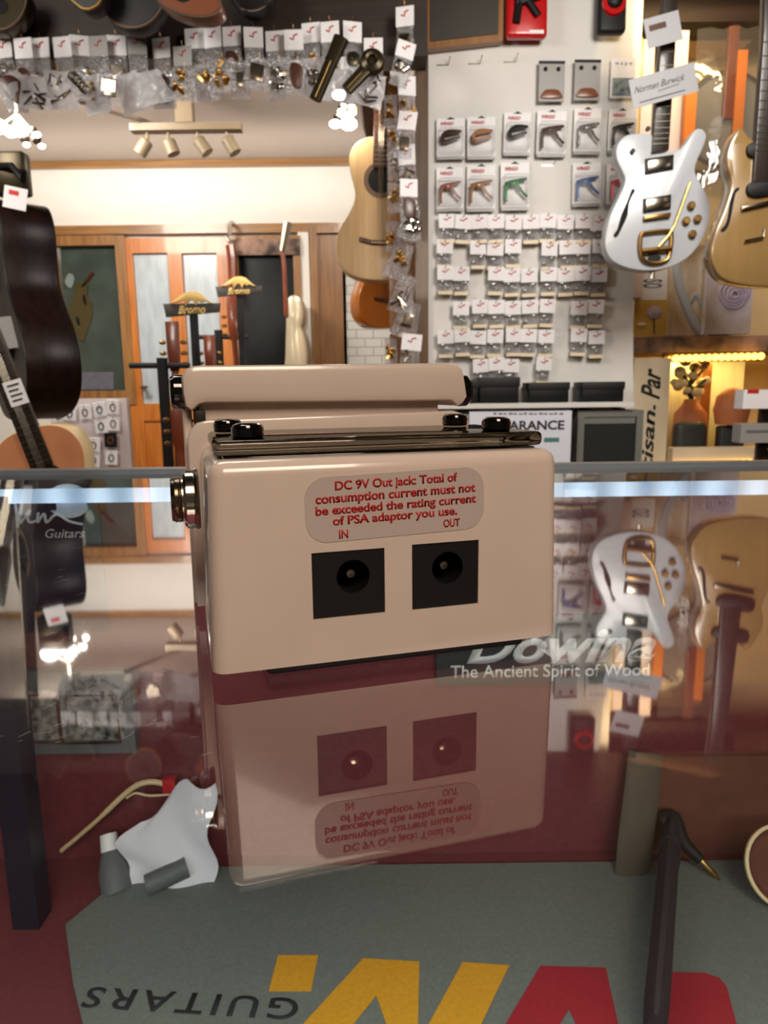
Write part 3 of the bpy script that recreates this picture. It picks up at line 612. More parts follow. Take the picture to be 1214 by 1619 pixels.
acoustic('acoustic_guitar', 'pale natural acoustic guitar with a dark moustache bridge hanging beside the post', p, (0, tilt((600, 400), (604, 180), 2.7), .0), K['spruce'], K['cream'], K['rosew'], scale=1.0)
p = at(617, 517, 3.05)
acoustic('acoustic_guitar', 'amber guitar half hidden below the pale natural acoustic guitar', p, (0, math.radians(-6), .5), K['orange'], K['orange'], K['rosew'], scale=.86, rosette=False, hang=ZC - p.z)
# dark guitar seen along its flank
p = at(26, 657, 1.75)
t = acoustic('acoustic_guitar', 'near-black mahogany guitar hanging with its flank towards the counter', p, (0, -.2, math.radians(-50)), K['blacktop'], K['mahog'], K['ebony'], scale=1.06, depth=.115)
a = at(2, 527, 1.62)
tg = thing('price_tag', 'blank grey price card hanging by the near-black guitar', 'tag', a, (0, math.radians(-8), .3)); MB().box(-.028, .028, 0, .001, -.035, .035).build('card', K['pearl'], tg)
# peach guitar with its neck rising past the dark one
p = at(47, 900, 1.5); q = at(4, 540, 1.5)
t = acoustic('acoustic_guitar', 'peach-topped guitar with a cream edge standing low behind the counter', at(150, 945, 1.5), (0, tilt((84, 745), (8, 545), 1.5), .12), K['peach'], K['cream'], K['ebony'], scale=.80, rosette=False, bridge=False)
a = at(25, 621, 1.42); tg = thing('price_tag', 'white printed price tag on the fretboard of the peach guitar', 'tag', a, (0, tilt((84, 745), (8, 545), 1.5), .1))
MB().box(-.0185, .0185, 0, .001, -.025, .025).build('card', K['white'], tg)
m = MB()
for k in range(4): m.box(-.012, .012 - .004 * (k % 2), -.0006, .0002, .014 - .01 * k, .0175 - .01 * k)
m.build('print_lines', K['ink'], tg)
# narrow guitar seen edge on in front of the dark window
p = at(466, 592, 4.3); t = thing('hanging_guitar', 'slim champagne guitar hanging edge-on before the dark window', 'guitar', p)
ol = smooth(ptr([(451, 592), (450, 560), (451, 520), (452, 480), (460, 466), (474, 470), (479, 490), (478, 508), (476, 517), (481, 530), (485, 555), (484, 580), (478, 596)], 4.3, p), 4)
MB().prism(ol, 0, .3, .02).build('body', K['silverside'], t)
m = MB(); m.tube([at(452, 500, 4.3) - p, at(449, 420, 4.3) - p, at(446, 395, 4.3) - p], .014, 8); m.build('neck', K['copper'], t)
m = MB(); m.tube([at(446, 398, 4.3) - p, at(455, 352, 4.3) - p], [.02, .028], 8); m.build('headstock', K['nickel'], t)
p = at(366, 440, 4.55); t = thing('hanging_neck', 'pinkish guitar neck on a chrome hook beside the dark window', 'guitar', p)
m = MB(); m.tube([at(369, 470, 4.55) - p, at(367, 410, 4.55) - p, at(364, 388, 4.55) - p], .03, 8); m.build('neck', K['copper'], t)
m = MB(); m.tube([at(364, 350, 4.71) - p, at(364, 352, 4.55) - p, at(363, 372, 4.55) - p, at(358, 374, 4.55) - p, at(364, 384, 4.55) - p], .012, 8); m.build('hook', K['chrome'], t)

def semi(name, label, Y, outline, m_body, thick, group=None):
    o = at(*outline[0], Y) if False else None
# white semi-hollow
YG = 2.1; p = at(1040, 428, YG)
g = thing('semi_hollow_guitar', 'white semi-hollow electric guitar with gold hardware hanging by the white board', 'guitar', p)
wo = [(1031, 213), (1010, 211), (992, 213), (980, 222), (974, 236), (975, 252), (983, 270), (988, 283), (985, 297), (975, 318), (964, 342), (957, 370), (957, 392), (966, 410), (985, 421), (1010, 427), (1038, 427), (1065, 420), (1090, 405), (1110, 380), (1121, 352), (1123, 330), (1119, 312), (1110, 293), (1101, 277), (1099, 265), (1104, 250), (1112, 232), (1117, 215), (1112, 205), (1103, 203), (1095, 210), (1087, 222), (1078, 233), (1066, 238), (1056, 240), (1040, 240)]
def loc_(pts, Y, o): return ptr(pts, Y, o)
ol = smooth(loc_(wo, YG, p), 3); MB().prism(ol, 0, .045, .004).build('body', K['gwhite'], g)
cxm, czm = sum(x for x, z in ol) / len(ol), sum(z for x, z in ol) / len(ol)
def gp(mb, pts, y0, y1, Y, o, r=0): return mb.prism(loc_(pts, Y, o), y0, y1, r)
nk = gp(MB(), [(1029, 243), (1055, 239), (1066, 67), (1070, -30), (1047, -30), (1042, 67)], -.012, .012, YG, p, .003).build('neck', K['ebony'], g)
for y in (62, 86, 107, 126, 143, 158, 172, 184, 195, 205, 214, 222, 230):
    m = MB(); x0 = 1042 - (y - 67) * .074; x1 = 1066 - (y - 67) * .064; gp(m, [(x0, y - .35), (x1, y - 1.35), (x1, y - .65), (x0, y + .35)], -.0135, -.011, YG, p); m.build('fret', K['frets'], nk)
for pts, ca in (([(1019, 252), (1064, 245), (1063, 268), (1019, 276)], [(1023, 255), (1060, 249), (1059, 265), (1023, 272)]), ([(1016, 315), (1060, 308), (1059, 331), (1016, 337)], [(1020, 317), (1056, 311), (1055, 328), (1020, 334)])):
    fr = gp(MB(), pts, -.006, .001, YG, p, .001).build('pickup', K['black'], g); gp(MB(), ca, -.009, -.005, YG, p, .001).build('pickup_cover', K['nickel'], fr)
gp(MB(), [(1016, 343), (1058, 337), (1058, 344), (1016, 350)], -.014, .001, YG, p, .002).build('bridge', K['brass'], g)
v = MB(); fr_ = [(1013, 371), (1020, 369), (1055, 366), (1060, 374), (1058, 398), (1052, 412), (1033, 417), (1016, 412), (1011, 398), (1011, 380)]
inn = [(1017, 375), (1052, 371), (1053, 392), (1049, 394), (1017, 397)]
pts = loc_(fr_, YG, p); v.tube([(x, -.006, z) for x, z in smooth(pts, 3)] + [(pts[0][0], -.006, pts[0][1])], .0065, 8)
a, b = loc_([(1012, 399), (1058, 394)], YG, p); v.tube([(a[0], -.01, a[1]), (b[0], -.01, b[1])], .009, 8)
v.build('vibrato_tailpiece', K['brass'], g)
gp(MB(), smooth([(1024, 407), (1034, 404), (1044, 406), (1040, 414), (1028, 415)], 3), -.004, .001, YG, p).build('tail_emblem', K['black'], g)
q = [at(x, y, YG) - p for x, y in ((1036, 393), (1052, 375), (1062, 358), (1074, 325), (1086, 292))]
MB().tube([(a.x, -.022, a.z) for a in q], .0035, 8).build('vibrato_arm', K['gold'], g)
for x, y in ((1091, 326), (1083, 350), (1101, 347), (1093, 371)):
    a = at(x, y, YG) - p; MB().lathe([(.011, 0), (.0105, .012), (.008, .014), (0, .014)], (a.x, 0, a.z), (0, -1, 0), 16).build('control_knob', K['brass'], g)
gp(MB(), smooth([(1000, 298), (1004, 302), (1000, 308), (994, 322), (992, 340), (984, 358), (977, 372), (972, 376), (970, 371), (976, 362), (982, 340), (990, 322), (996, 306)], 2), -.0006, .002, YG, p).build('sound_slot', K['hole'], g)
for x, y in ((999, 240), (1023, 205)):
    a = at(x, y, YG) - p; MB().lathe([(.006, 0), (.007, .008), (0, .008)], (a.x, 0, a.z), (0, -1, 0), 12).build('strap_button', K['black'], g)
a = at(1035, 432, YG) - p; MB().lathe([(.006, -.01), (.008, .012), (0, .012)], (a.x, .02, a.z), (0, 0, -1), 12).build('strap_button', K['nickel'], g)
for y, w, nm, lb in (((18, 75), (1019, 1078), 'price_card', 'grey price card on the headstock of the white semi-hollow guitar'), ((95, 175), (995, 1104), 'price_card', 'handwritten price card on the neck of the white semi-hollow guitar')):
    a, b = at(w[0], y[1], YG - .05), at(w[1], y[0], YG - .05); c = (a + b) / 2
    t = thing(nm, lb, 'tag', c, (0, math.radians(-14), 0)); h = (b.z - a.z) * (.6 if w[0] < 1000 else .85); wd = b.x - a.x
    MB().box(-wd / 2, wd / 2, 0, .001, -h / 2, h / 2).build('card', mat('grey_card', (150, 150, 155), .5), t)
    if w[0] < 1000:
        text('handwriting', 'Norman Burwick', K['ink'], t, (-wd * .06, -.0004, h * .1), wd * .78, h * .22, shear=.6, extrude=.0002)
        m = MB(); m.tube([(wd * (-.1 + .03 * k), -.0006, h * (-.15 + .035 * (k % 2) + .004 * k)) for k in range(12)], .0008, 5); m.build('pen_scribble', K['ink'], t)
        m = MB(); m.box(-wd * .4, wd * .3, -.0008, 0, -h * .36, -h * .33); m.build('underline', K['ink'], t)
    else:
        m = MB(); m.box(-wd * .38, wd * .1, -.0008, 0, h * .05, h * .25); m.build('printed_mark', K['darkbrown'], t)
# honey semi-hollow, neck runs up out of view
YH = 1.95; p = at(1210, 453, YH)
g = thing('semi_hollow_guitar', 'honey-brown semi-hollow electric guitar hanging beyond the white one', 'guitar', p)
hf = [(1170, 202), (1151.6, 236), (1150.6, 262), (1157, 290), (1146, 330), (1132, 365), (1124.5, 395), (1127, 418), (1140, 438), (1165, 448)]
full = hf + [(1210, 453)] + [(2420 - x, y) for x, y in hf[::-1]] + [(1228, 222), (1192, 222)]
MB().prism(smooth(loc_(full, YH, p), 4), 0, .05, .006).build('body', K['honey'], g)
nk = gp(MB(), [(1187, 290), (1222, 290), (1232, 60), (1234, -40), (1206, -40), (1203, 60)], -.014, .012, YH, p, .003).build('neck', K['ebony'], g)
for y in (70, 92, 112, 130, 147, 162, 176, 189, 201, 212, 222, 231, 240):
    m = MB(); gp(m, [(1203 - (y - 60) * .07, y), (1231 - (y - 60) * .045, y), (1231 - (y - 60) * .045, y + 1.2), (1203 - (y - 60) * .07, y + 1.2)], -.0155, -.013, YH, p); m.build('fret', K['frets'], nk)
for y in (238, 300):
    gp(MB(), smooth([(1178, y), (1184, y - 10), (1212, y - 19), (1240, y - 22), (1246, y - 10), (1240, y + 2), (1200, y + 12), (1182, y + 10)], 3), -.012, .001, YH, p, .003).build('pickup', K['black'], g)
gp(MB(), [(1170, 328), (1240, 312), (1240, 318), (1170, 334)], -.012, .001, YH, p, .002).build('bridge', K['nickel'], g)
gp(MB(), smooth([(1166, 296), (1169, 300), (1163, 305), (1159, 322), (1156, 340), (1152, 356), (1145, 366), (1139, 366), (1140, 362), (1147, 354), (1151, 338), (1154, 318), (1160, 302)], 2), -.0006, .002, YH, p).build('sound_slot', K['hole'], g)
q = [at(x, y, YH) - p for x, y in ((1175, 382), (1204, 376), (1206, 362))]; MB().tube([(a.x, -.008, a.z) for a in q], .003, 6).build('tailpiece', K['nickel'], g)

# ------------------------------------------------------------------ hanging hardware packs
def bagmesh(w, h, d, seed, taper=0.0, crumple=.25):
    r = random.Random(seed); nx, ny = 6, 8; vs = []; fs = []
    for j in range(ny + 1):
        for i in range(nx + 1):
            u_, v_ = 2 * i / nx - 1, j / ny; ww = w * (1 + taper * v_)
            puff = d * (1 - u_ * u_) * math.sin(math.pi * min(1, v_ * 1.05)) ** .6 if 0 < v_ < 1 else 0
            edge = 0 if (i in (0, nx) or j in (0, ny)) else 1
            vs.append((u_ * ww / 2 + r.uniform(-1, 1) * w * .03, -puff + edge * r.uniform(-1, 1) * d * crumple, -h * v_ + r.uniform(-1, 1) * h * .015))
    n = len(vs)
    fr = [(j * (nx + 1) + i, j * (nx + 1) + i + 1, (j + 1) * (nx + 1) + i + 1, (j + 1) * (nx + 1) + i) for j in range(ny) for i in range(nx)]
    m = MB(); m.add(vs + [(x, .0015 - y * .25, z) for x, y, z in vs], fr + [[k + n for k in f][::-1] for f in fr]); return m
def hardware(t, kind, w, zc, seed):
    r = random.Random(seed); m = MB(); c = K['chrome']
    if kind == 'tuners':
        for k in range(4):
            x, z = r.uniform(-.3, .3) * w, zc + r.uniform(-.4, .4) * w; m.lathe([(.012, 0), (.012, .006), (.006, .008), (.006, .02), (0, .02)], (x, -.004, z), (r.uniform(-.4, .4), -1, r.uniform(-.4, .4)), 12); m.ball((x + .014, -.008, z), .008, 1.4, .6, 1, 10, 6)
        c = K['chrome']
    elif kind == 'gold':
        for k in range(5):
            x, z = r.uniform(-.32, .32) * w, zc + r.uniform(-.4, .4) * w; m.box(x - .01, x + .01, -.014, -.004, z - .004, z + .004, (r.uniform(-1, 1), r.uniform(-1, 1), r.uniform(-1, 1))); m.ball((x, -.012, z + .008), .006, n=10, m=6)
        c = K['gold']
    elif kind == 'pickguard':
        m.prism(smooth([(-.32 * w, zc + .5 * w), (.1 * w, zc + .55 * w), (.36 * w, zc + .2 * w), (.34 * w, zc - .5 * w), (-.05 * w, zc - .6 * w), (-.3 * w, zc - .2 * w)], 3), -.01, -.006, .001); c = K['darkbrown']
    elif kind == 'knob':
        m.lathe([(.02, 0), (.02, .012), (.013, .015), (.006, .015), (.005, .008), (0, .008)], (0, -.002, zc), (0, -1, .15), 20); c = K['orange'] if seed % 2 else K['bronze']
    elif kind == 'plate':
        m.prism([(-.3 * w, zc - .35 * w), (.3 * w, zc - .35 * w), (.3 * w, zc + .35 * w), (-.3 * w, zc + .35 * w)], -.012, -.006, .002)
        for k in range(6): m.box((-.25 + .1 * k) * w, (-.19 + .1 * k) * w, -.02, -.011, zc - .2 * w, zc + .25 * w)
        c = K['nickel']
    elif kind == 'screws':
        for k in range(8):
            x, z = r.uniform(-.34, .34) * w, zc + r.uniform(-.5, .5) * w; a = Vector((r.uniform(-1, 1), r.uniform(-.3, .1), r.uniform(-1, 1))).normalized() * .016; m.tube([Vector((x, -.008, z)) - a, Vector((x, -.008, z)) + a], [.004, .002], 6)
        c = K['nickel']
    elif kind == 'chain':
        for k in range(9): m.tube([(.012 * math.cos(q) - .2 * w + .05 * w * k, -.012 + .004 * (k % 2), zc + .45 * w - .11 * w * k + .009 * math.sin(q)) for q in [i * math.pi / 4 for i in range(9)]], .003, 6)
        c = K['chrome']
    return m.build(kind if kind not in ('gold', 'tuners') else ('gold_fittings' if kind == 'gold' else 'tuner_set'), c, t)
def pack(label, px, ptop, w, hcard, hbag, Y, kind, seed, group, rot=0.0, bag='bag', card='white', taper=.0):
    o = at(px, ptop, Y); t = thing('hardware_pack', label, 'parts pack', o, (R_.uniform(-.06, .06), rot, R_.uniform(-.25, .25)), group)
    if hcard:
        MB().box(-w / 2, w / 2, -.0012, .0, -hcard, 0).build('header_card', K[card], t)
        m = MB(); m.tube([(-.2 * w, -.0018, -hcard * .42), (-.02 * w, -.0018, -hcard * .5), (.0, -.0018, -hcard * .3), (.2 * w, -.0018, -hcard * .22)], .0022, 5); m.build('red_mark', K['red'], t)
    b = bagmesh(w * .98, hbag, w * .16, seed, taper); b.v = [(x, y, z - hcard * .96) for x, y, z in b.v]; b.build('bag', K[bag], t)
    if kind: hardware(t, kind, w, -hcard - hbag * .52, seed)
    m = MB(); m.tube([(0, .05, .006), (0, -.004, .004), (0, -.006, .012)], .0012, 5); m.build('peg', K['brass'], t)
    return t
s_ = 2.28 / F_PX
row = [(4, 60, 'screws'), (35, 60, 'pickguard'), (63, 60, 'screws'), (97, 58, 'gold'), (125, 56, 'tuners'), (154, 57, 'tuners'), (183, 56, 'plate'), (215, 53, 'tuners'), (254, 60, 'tuners'), (288, 73, 'plate'), (306, 45, 'screws'), (335, 43, 'gold'), (366, 42, 'pickguard'), (400, 43, 'plate'), (434, 49, 'tuners'), (464, 47, 'screws'), (491, 36, 'gold'), (521, 34, 'pickguard'), (557, 34, 'knob'), (590, 60, 'plate')]
for i, (x, y, k) in enumerate(row):
    pack('carded bag of fittings, %s along the dark beam from the window side' % ORD[i], x, y, 27 * s_, 26 * s_, (46 + 10 * (i % 3)) * s_, 2.28 - .03 * (i % 2), k, 100 + i, 'bagged fittings along the dark beam', card='pearl' if i in (5, 7, 9) else 'white')
low = [(8, 118, 34, 'pickguard', 'bagmilk', -.5, .3), (28, 116, 30, 'gold', 'bag', .1, .1), (52, 120, 30, 'screws', 'bagmilk', 0, .4), (92, 112, 36, 'screws', 'bagmilk', .05, .5), (118, 108, 24, 'chain', 'bag', -.3, .1), (146, 118, 30, 'gold', 'bagmilk', -.1, .3), (176, 112, 32, 'plate', 'bag', .15, .2), (198, 116, 30, '', 'bagmilk', -.35, .6), (232, 112, 30, '', 'bagmilk', -.25, .8), (262, 110, 30, 'pickguard', 'bag', .1, .2), (292, 108, 34, 'gold', 'bag', .1, .3), (322, 100, 30, 'gold', 'bag', -.1, .2), (352, 92, 32, 'gold', 'bag', 0, .2), (378, 96, 26, 'plate', 'bag', 0, .1), (410, 90, 30, 'plate', 'bag', .2, .2), (440, 92, 30, 'tuners', 'bag', -.1, .2), (470, 92, 26, 'pickguard', 'bag', .1, .2), (500, 92, 28, 'tuners', 'bagmilk', .1, .5), (534, 108, 36, '', 'bagmilk', .15, .6), (568, 104, 30, 'knob', 'bag', .1, .2), (592, 116, 34, 'screws', 'bagmilk', .3, .3)]
for i, (x, y, w, k, b, r, tp) in enumerate(low):
    pack('cloudy bag of fittings, %s in the tier below the carded bags from the window side' % ORD[i], x, y, w * s_, 0, (42 + 7 * (i % 2)) * s_, 2.12 + .04 * (i % 2), k, 200 + i, 'bagged fittings in the lower tier', r, b, taper=tp)
# open beam-end parts: black neck blanks poking out of the bags
for i, (x0, y0, x1, y1) in enumerate(((540, 60, 498, 158), (588, 100, 548, 142))):
    a = at(x1, y1, 2.06); b = at(x0, y0, 2.08); t = thing('neck_blank', ['long dark guitar neck poking down among the bags by the bright lamp', 'short dark guitar neck poking out beside the bronze knob'][i], 'guitar neck', a)
    d = b - a; MB().tube([d * 0, d * .6, d], [.017, .018, .022], 8, flat=.5).build('neck', K['bronze'], t)
    MB().tube([d * .02 + Vector((0, -.012, 0)), d * .6 + Vector((0, -.012, 0))], .0015, 6).build('fret_edge', K['brass'], t)
# the post and its packs
struct('pillar', (lambda m: pbox(m, 655, -60, 676, 900, 2.42, .08))(MB()), K['post'])
tag(pbox(MB(), 612, 120, 656, 900, 2.62, .02).build('slat_panel', K['plank']), 'narrow brown plank panel behind the bagged fittings on the post', 'panel')
col = [(640, 10, 26, 26, 40, 'plate', .0), (644, 66, 26, 22, 40, 'tuners', .25), (643, 120, 26, 26, 44, 'gold', 0), (646, 176, 26, 24, 40, 'plate', .15), (642, 229, 25, 27, 38, 'screws', -.05), (646, 283, 26, 24, 34, 'pickguard', .0), (648, 320, 26, 0, 56, 'tuners', 0), (655, 330, 20, 0, 44, 'tuners', .3), (642, 385, 26, 0, 54, 'gold', .35), (646, 436, 26, 0, 54, 'screws', .3), (652, 478, 28, 0, 54, 'plate', .3), (652, 528, 30, 24, 34, 'screws', .1), (650, 585, 28, 24, 40, 'tuners', .1)]
for i, (x, y, w, hc, hb, k, r) in enumerate(col):
    pack('bagged guitar fitting on the dark post, %s counting down from the beam' % ORD[i], x, y, w * s_, hc * s_, hb * s_, 2.26 - .06 * (i % 2), k, 300 + i, 'bagged fittings down the dark post', r, 'bag', taper=0 if hc else .5)
for i, (x, y, k) in enumerate(((617, 150, 'gold'), (622, 196, 'gold'), (622, 236, 'tuners'), (622, 288, 'gold'), (620, 350, 'gold'), (618, 535, 'gold'))):
    pack('small bag of gold fittings between pale guitar and dark post, %s from the top' % ORD[i], x, y, 20 * s_, 0, 44 * s_, 2.32, k, 400 + i, 'gold fittings beside the dark post')
a = at(632, 72, 2.25); t = thing('bronze_knob', 'large round bronze cone hanging among the bags by the beam end', 'knob', at(588, 98, 2.08))
MB().lathe([(.0, -.01), (.034, -.01), (.036, .0), (.03, .012), (.018, .018), (.012, .016), (.009, .008), (0, .008)], (0, 0, 0), (0, -1, .1), 28).build('cone', K['bronze'], t)

# instruments slung above the beam
def hungbody(label, x, y, rx, ry, Y, mtop, mrim, tiltv):
    p = at(x, y, Y); t = thing('small_guitar', label, 'guitar', p, (0, tiltv, 0)); k = Y / F_PX
    ol = smooth([(rx * k * math.cos(a) * (1 - .16 * max(0, math.sin(2 * a)) ** 2), ry * k * math.sin(a)) for a in [i * math.pi / 8 for i in range(16)]], 3)
    MB().prism(ol, 0, .06, .008).build('body', mtop, t); MB().prism(ol, -.004, .004, 0).build('binding', mrim, t)
    MB().prism([(a * .94, b * .94) for a, b in ol], -.006, -.002).build('soundboard', mtop, t)
    MB().lathe([(0, 0), (rx * k * .25, 0), (rx * k * .25, .001), (0, .001)], (0, -.006, 0), (0, -1, 0), 20).build('sound_hole', K['hole'], t)
    MB().box(-.016, .016, -.012, .0, ry * k * .2, ry * k * 2.2).build('neck', K['ebony'], t)
hungbody('small dark-topped guitar with cream edge slung over the beam above the gold fittings', 205, -16, 50, 50, 2.14, K['blacktop'], K['rosette'], .3)
hungbody('olive-brown small guitar slung over the beam nearest the window side', 4, 12, 40, 26, 2.2, K['bronze'], K['rosette'], -.6)
hungbody('tan small guitar slung over the beam above the red-marked cards', 290, -12, 58, 28, 2.03, K['brown'], K['rosette'], .35)
hungbody('brass-trimmed dark small guitar slung over the beam between olive and black ones', 132, -26, 30, 34, 2.06, K['blacktop'], K['brass'], -.2)
hungbody('dark small guitar with a nickel edge slung over the beam near its middle', 395, -20, 34, 30, 2.2, K['blacktop'], K['nickel'], .1)

# ceiling lights of the back room
t = thing('track_light', 'cream ceiling track with four spot heads in the back room', 'track light', at(294, 205, 3.6))
o = t.location.copy(); m = MB(); a, b = at(208, 207, 3.6) - o, at(382, 201, 3.6) - o; m.box(a.x, b.x, -.03, .03, (a.z + b.z) / 2 - .012, (a.z + b.z) / 2 + .02); m.box(-.04, .04, -.03, .03, .02, max(.05, ZC - o.z)); m.build('rail', K['khaki'], t)
for x0, y0, x1, y1 in ((233, 222, 220, 244), (266, 222, 275, 244), (312, 220, 328, 242), (358, 218, 372, 242)):
    a, b = at(x0, y0, 3.6) - o, at(x1, y1, 3.6) - o; h = MB().tube([a, a + (b - a) * .1, b], [.026, .032, .032], 14).build('spot_head', K['khaki'], t)
    m = MB(); s2 = at(x0, 208, 3.6) - o; m.tube([(s2.x, 0, s2.z), a], .008, 6); m.build('stem', K['khaki'], h)
def cluster(label, x, y, Y, heads, power):
    p = at(x, y, Y); t = thing('ceiling_spotlight', label, 'ceiling light', p)
    m = MB(); m.lathe([(.02, 0), (.1, .01), (.1, .03), (.02, .04)], (0, 0, max(.02, ZC - p.z - .04)), (0, 0, 1), 20); m.tube([(0, 0, 0), (0, 0, max(.02, ZC - p.z))], .01, 8); m.build('mount', K['nickel'], t)
    for hx, hy, r in heads:
        a = at(hx, hy, Y - .05) - p; h = MB().tube([(0, 0, .01), a * .6, a * .8], [.006, .006, .02], 8).build('arm', K['nickel'], t)
        MB().ball(a, r, 1.2, .8, .8).build('lamp_glass', K['bulb'], h)
    lamp('ceiling_spotlight_lamp', 'POINT', p + Vector((0, -.1, -.12)), power, NEUT, .03)
cluster('cluster of bright spot lamps hanging near the window-side wall', 28, 185, 3.1, [(-4, 200, .035), (17, 210, .022), (32, 206, .03), (58, 213, .014), (42, 229, .012), (66, 231, .012)], 2.2)
cluster('bright spot lamps glowing under the cloudy bags at the beam end', 552, 150, 2.75, [(530, 196, .018), (551, 196, .026), (540, 176, .012), (557, 178, .012), (536, 150, .022)], 3.0)
# ------------------------------------------------------------------ white board with packs
YB = 2.44
bd = thing('display_board', 'tall white board covered with bagged parts and capos beside the post', 'board', at(838, 640, YB))
o = bd.location.copy()
a, b = at(677, 640, YB) - o, at(1001, 60, YB) - o; m = MB()
pl = ptr([(677, 660), (1001, 660), (1001, -40), (677, -40)], YB, o); m.prism(pl, 0, .03); m.build('board_panel', K['board'], bd)
for x, y in ((700, 103), (750, 101), (806, 98), (866, 262)):
    m = MB(); q = at(x, y, YB) - o; m.tube([(q.x - .02, -.002, q.z), (q.x + .018, -.002, q.z), (q.x + .02, -.03, q.z + .012)], .0018, 5); m.build('wire_hook', K['nickel'], bd)
kb = YB / F_PX
def minipack(seed):
    r = random.Random(seed); t = thing('parts_pack', 'x', 'parts pack'); w = 24.5 * kb
    MB().box(-w / 2, w / 2, -.022, -.021, -20 * kb, 0).build('header_card', K['white'], t)
    m = MB(); m.tube([(-.2 * w, -.0225, -7 * kb), (0, -.0225, -9 * kb), (.1 * w, -.0225, -6 * kb), (.25 * w, -.0225, -5 * kb)], .0022, 5); m.build('red_mark', K['red'], t)
    b = bagmesh(w * .96, 22 * kb, .016, seed, 0, .35); b.v = [(x, y - .008, z - 19 * kb) for x, y, z in b.v]; b.build('bag', K['bag'], t)
    m = MB()
    for k in range(3): m.ball((r.uniform(-.3, .3) * w, -.016, -26 * kb + r.uniform(-6, 6) * kb), .006, 1.6, .8, 1, 8, 5)
    m.build('metal_fitting', K['silver'], t)
    m = MB(); m.box(-w * .44, w * .44, -.024, -.006, -41 * kb, -36 * kb); m.build('strip', K['beige'], t)
    m = MB(); m.tube([(0, .0, -3 * kb), (0, -.03, -3 * kb), (0, -.034, -.5 * kb)], .0014, 5); m.build('peg', K['nickel'], t)
    return t
protos = [minipack(s) for s in (1, 2, 3)]
rows = [(342, [704, 730, 757, 783, 811, 838, 866, 893, 920, 946]), (382, [703, 753, 783, 809, 866, 893, 919, 946]), (424, [703, 730, 783, 808, 836, 866, 893, 919, 945]),
        (476, [729, 756, 783, 809, 837, 863, 914, 941]), (522, [704, 730, 756, 782, 809, 836, 863, 914, 941]), (566, [758, 782, 808, 857])]
first = set()
for ri, (y, xs) in enumerate(rows):
    for i, x in enumerate(xs):
        k = (ri * 3 + i) % 3; lab = 'small white-headed parts pack, %s from the post in the %s small row of the board' % (ORD[i], ORD[ri])
        loc = at(x, y + R_.uniform(-2, 2), YB - .007); rot = (R_.uniform(-.02, .05), R_.uniform(-.05, .05), R_.uniform(-.15, .15))
        if k not in first: first.add(k); t = protos[k]; t.location = loc; t.rotation_euler = rot; t['label'] = lab; t['group'] = 'small parts packs on the white board'
        else: dup(protos[k], loc, rot, lab, 'small parts packs on the white board')
# capo packs
def capopack(label, x0, y0, x1, y1, kind, m_capo, logo=True):
    Y = YB - .016; a, b = at(x0, y1, Y), at(x1, y0, Y); w, h = b.x - a.x, b.z - a.z; t = thing('capo_pack', label, 'capo pack', ((a.x + b.x) / 2, Y, a.z), (-.03, R_.uniform(-.02, .02), R_.uniform(-.05, .05)), 'carded capos on the white board')
    MB().rbox(-w / 2, w / 2, -.002, 0, 0, h, .0009, 1).build('card', K['white'], t)
    MB().prism(smooth([(-.014, h * .965), (-.008, h * .985), (0, h * 1.02), (.008, h * .985), (.014, h * .965)], 3), -.003, -.0005).build('hang_tab', K['black'], t)
    if logo: text('lettering', 'WINGO', K['red'], t, (-w * .12, -.0024, h * .86), w * .46, h * .085, shear=.3, bold=.04, extrude=.0004)
    m = MB(); r = w * .06
    if kind == 'spring':
        m.tube([(x * w, -.02, z * h) for x, z in smooth([(.36, .60), (.1, .615), (-.12, .6), (-.27, .52), (-.30, .43), (-.22, .36), (-.05, .39), (.15, .43), (.32, .46)], 4, False)], [r * (.7 + .5 * math.sin(math.pi * i / 32)) for i in range(33)], 8, flat=1.6)
        m.tube([(-.27 * w, -.02, .52 * h), (-.05 * w, -.02, .56 * h), (.3 * w, -.02, .6 * h)], r * .9, 8)
    else:
        m.tube([(x * w, -.02, z * h) for x, z in ((-.38, .5), (-.2, .53), (.1, .57), (.36, .6))], [r * .9, r * 1.15, r * .95, r * .6], 8, flat=1.8)
        m.tube([(x * w, -.02, z * h) for x, z in smooth([(-.2, .53), (-.31, .44), (-.35, .3), (-.34, .12)], 3, False)], [r * 1.1] * 5 + [r * .8] * 5, 8, flat=1.6)
        m.tube([(x * w, -.02, z * h) for x, z in smooth([(-.02, .53), (.08, .42), (.24, .3), (.38, .21)], 3, False)], [r * 1.1] * 5 + [r * .7] * 5, 8, flat=1.6)
        m.ball((-.1 * w, -.021, .5 * h), r * 1.7, 1, .9, 1)
    m.build('capo', m_capo, t)
    MB().rbox(-w * .44, w * .44, -.036, -.0025, h * .05, h * .7, .006, 2).build('blister', K['blist'], t)
    MB().box(-w * .48, w * .48, -.006, .002, -h * .05, h * .02).build('base_tab', K['pearl'], t)
K['blist'] = clear('clear_blister', (246, 246, 246), 0.02, rough=.35)
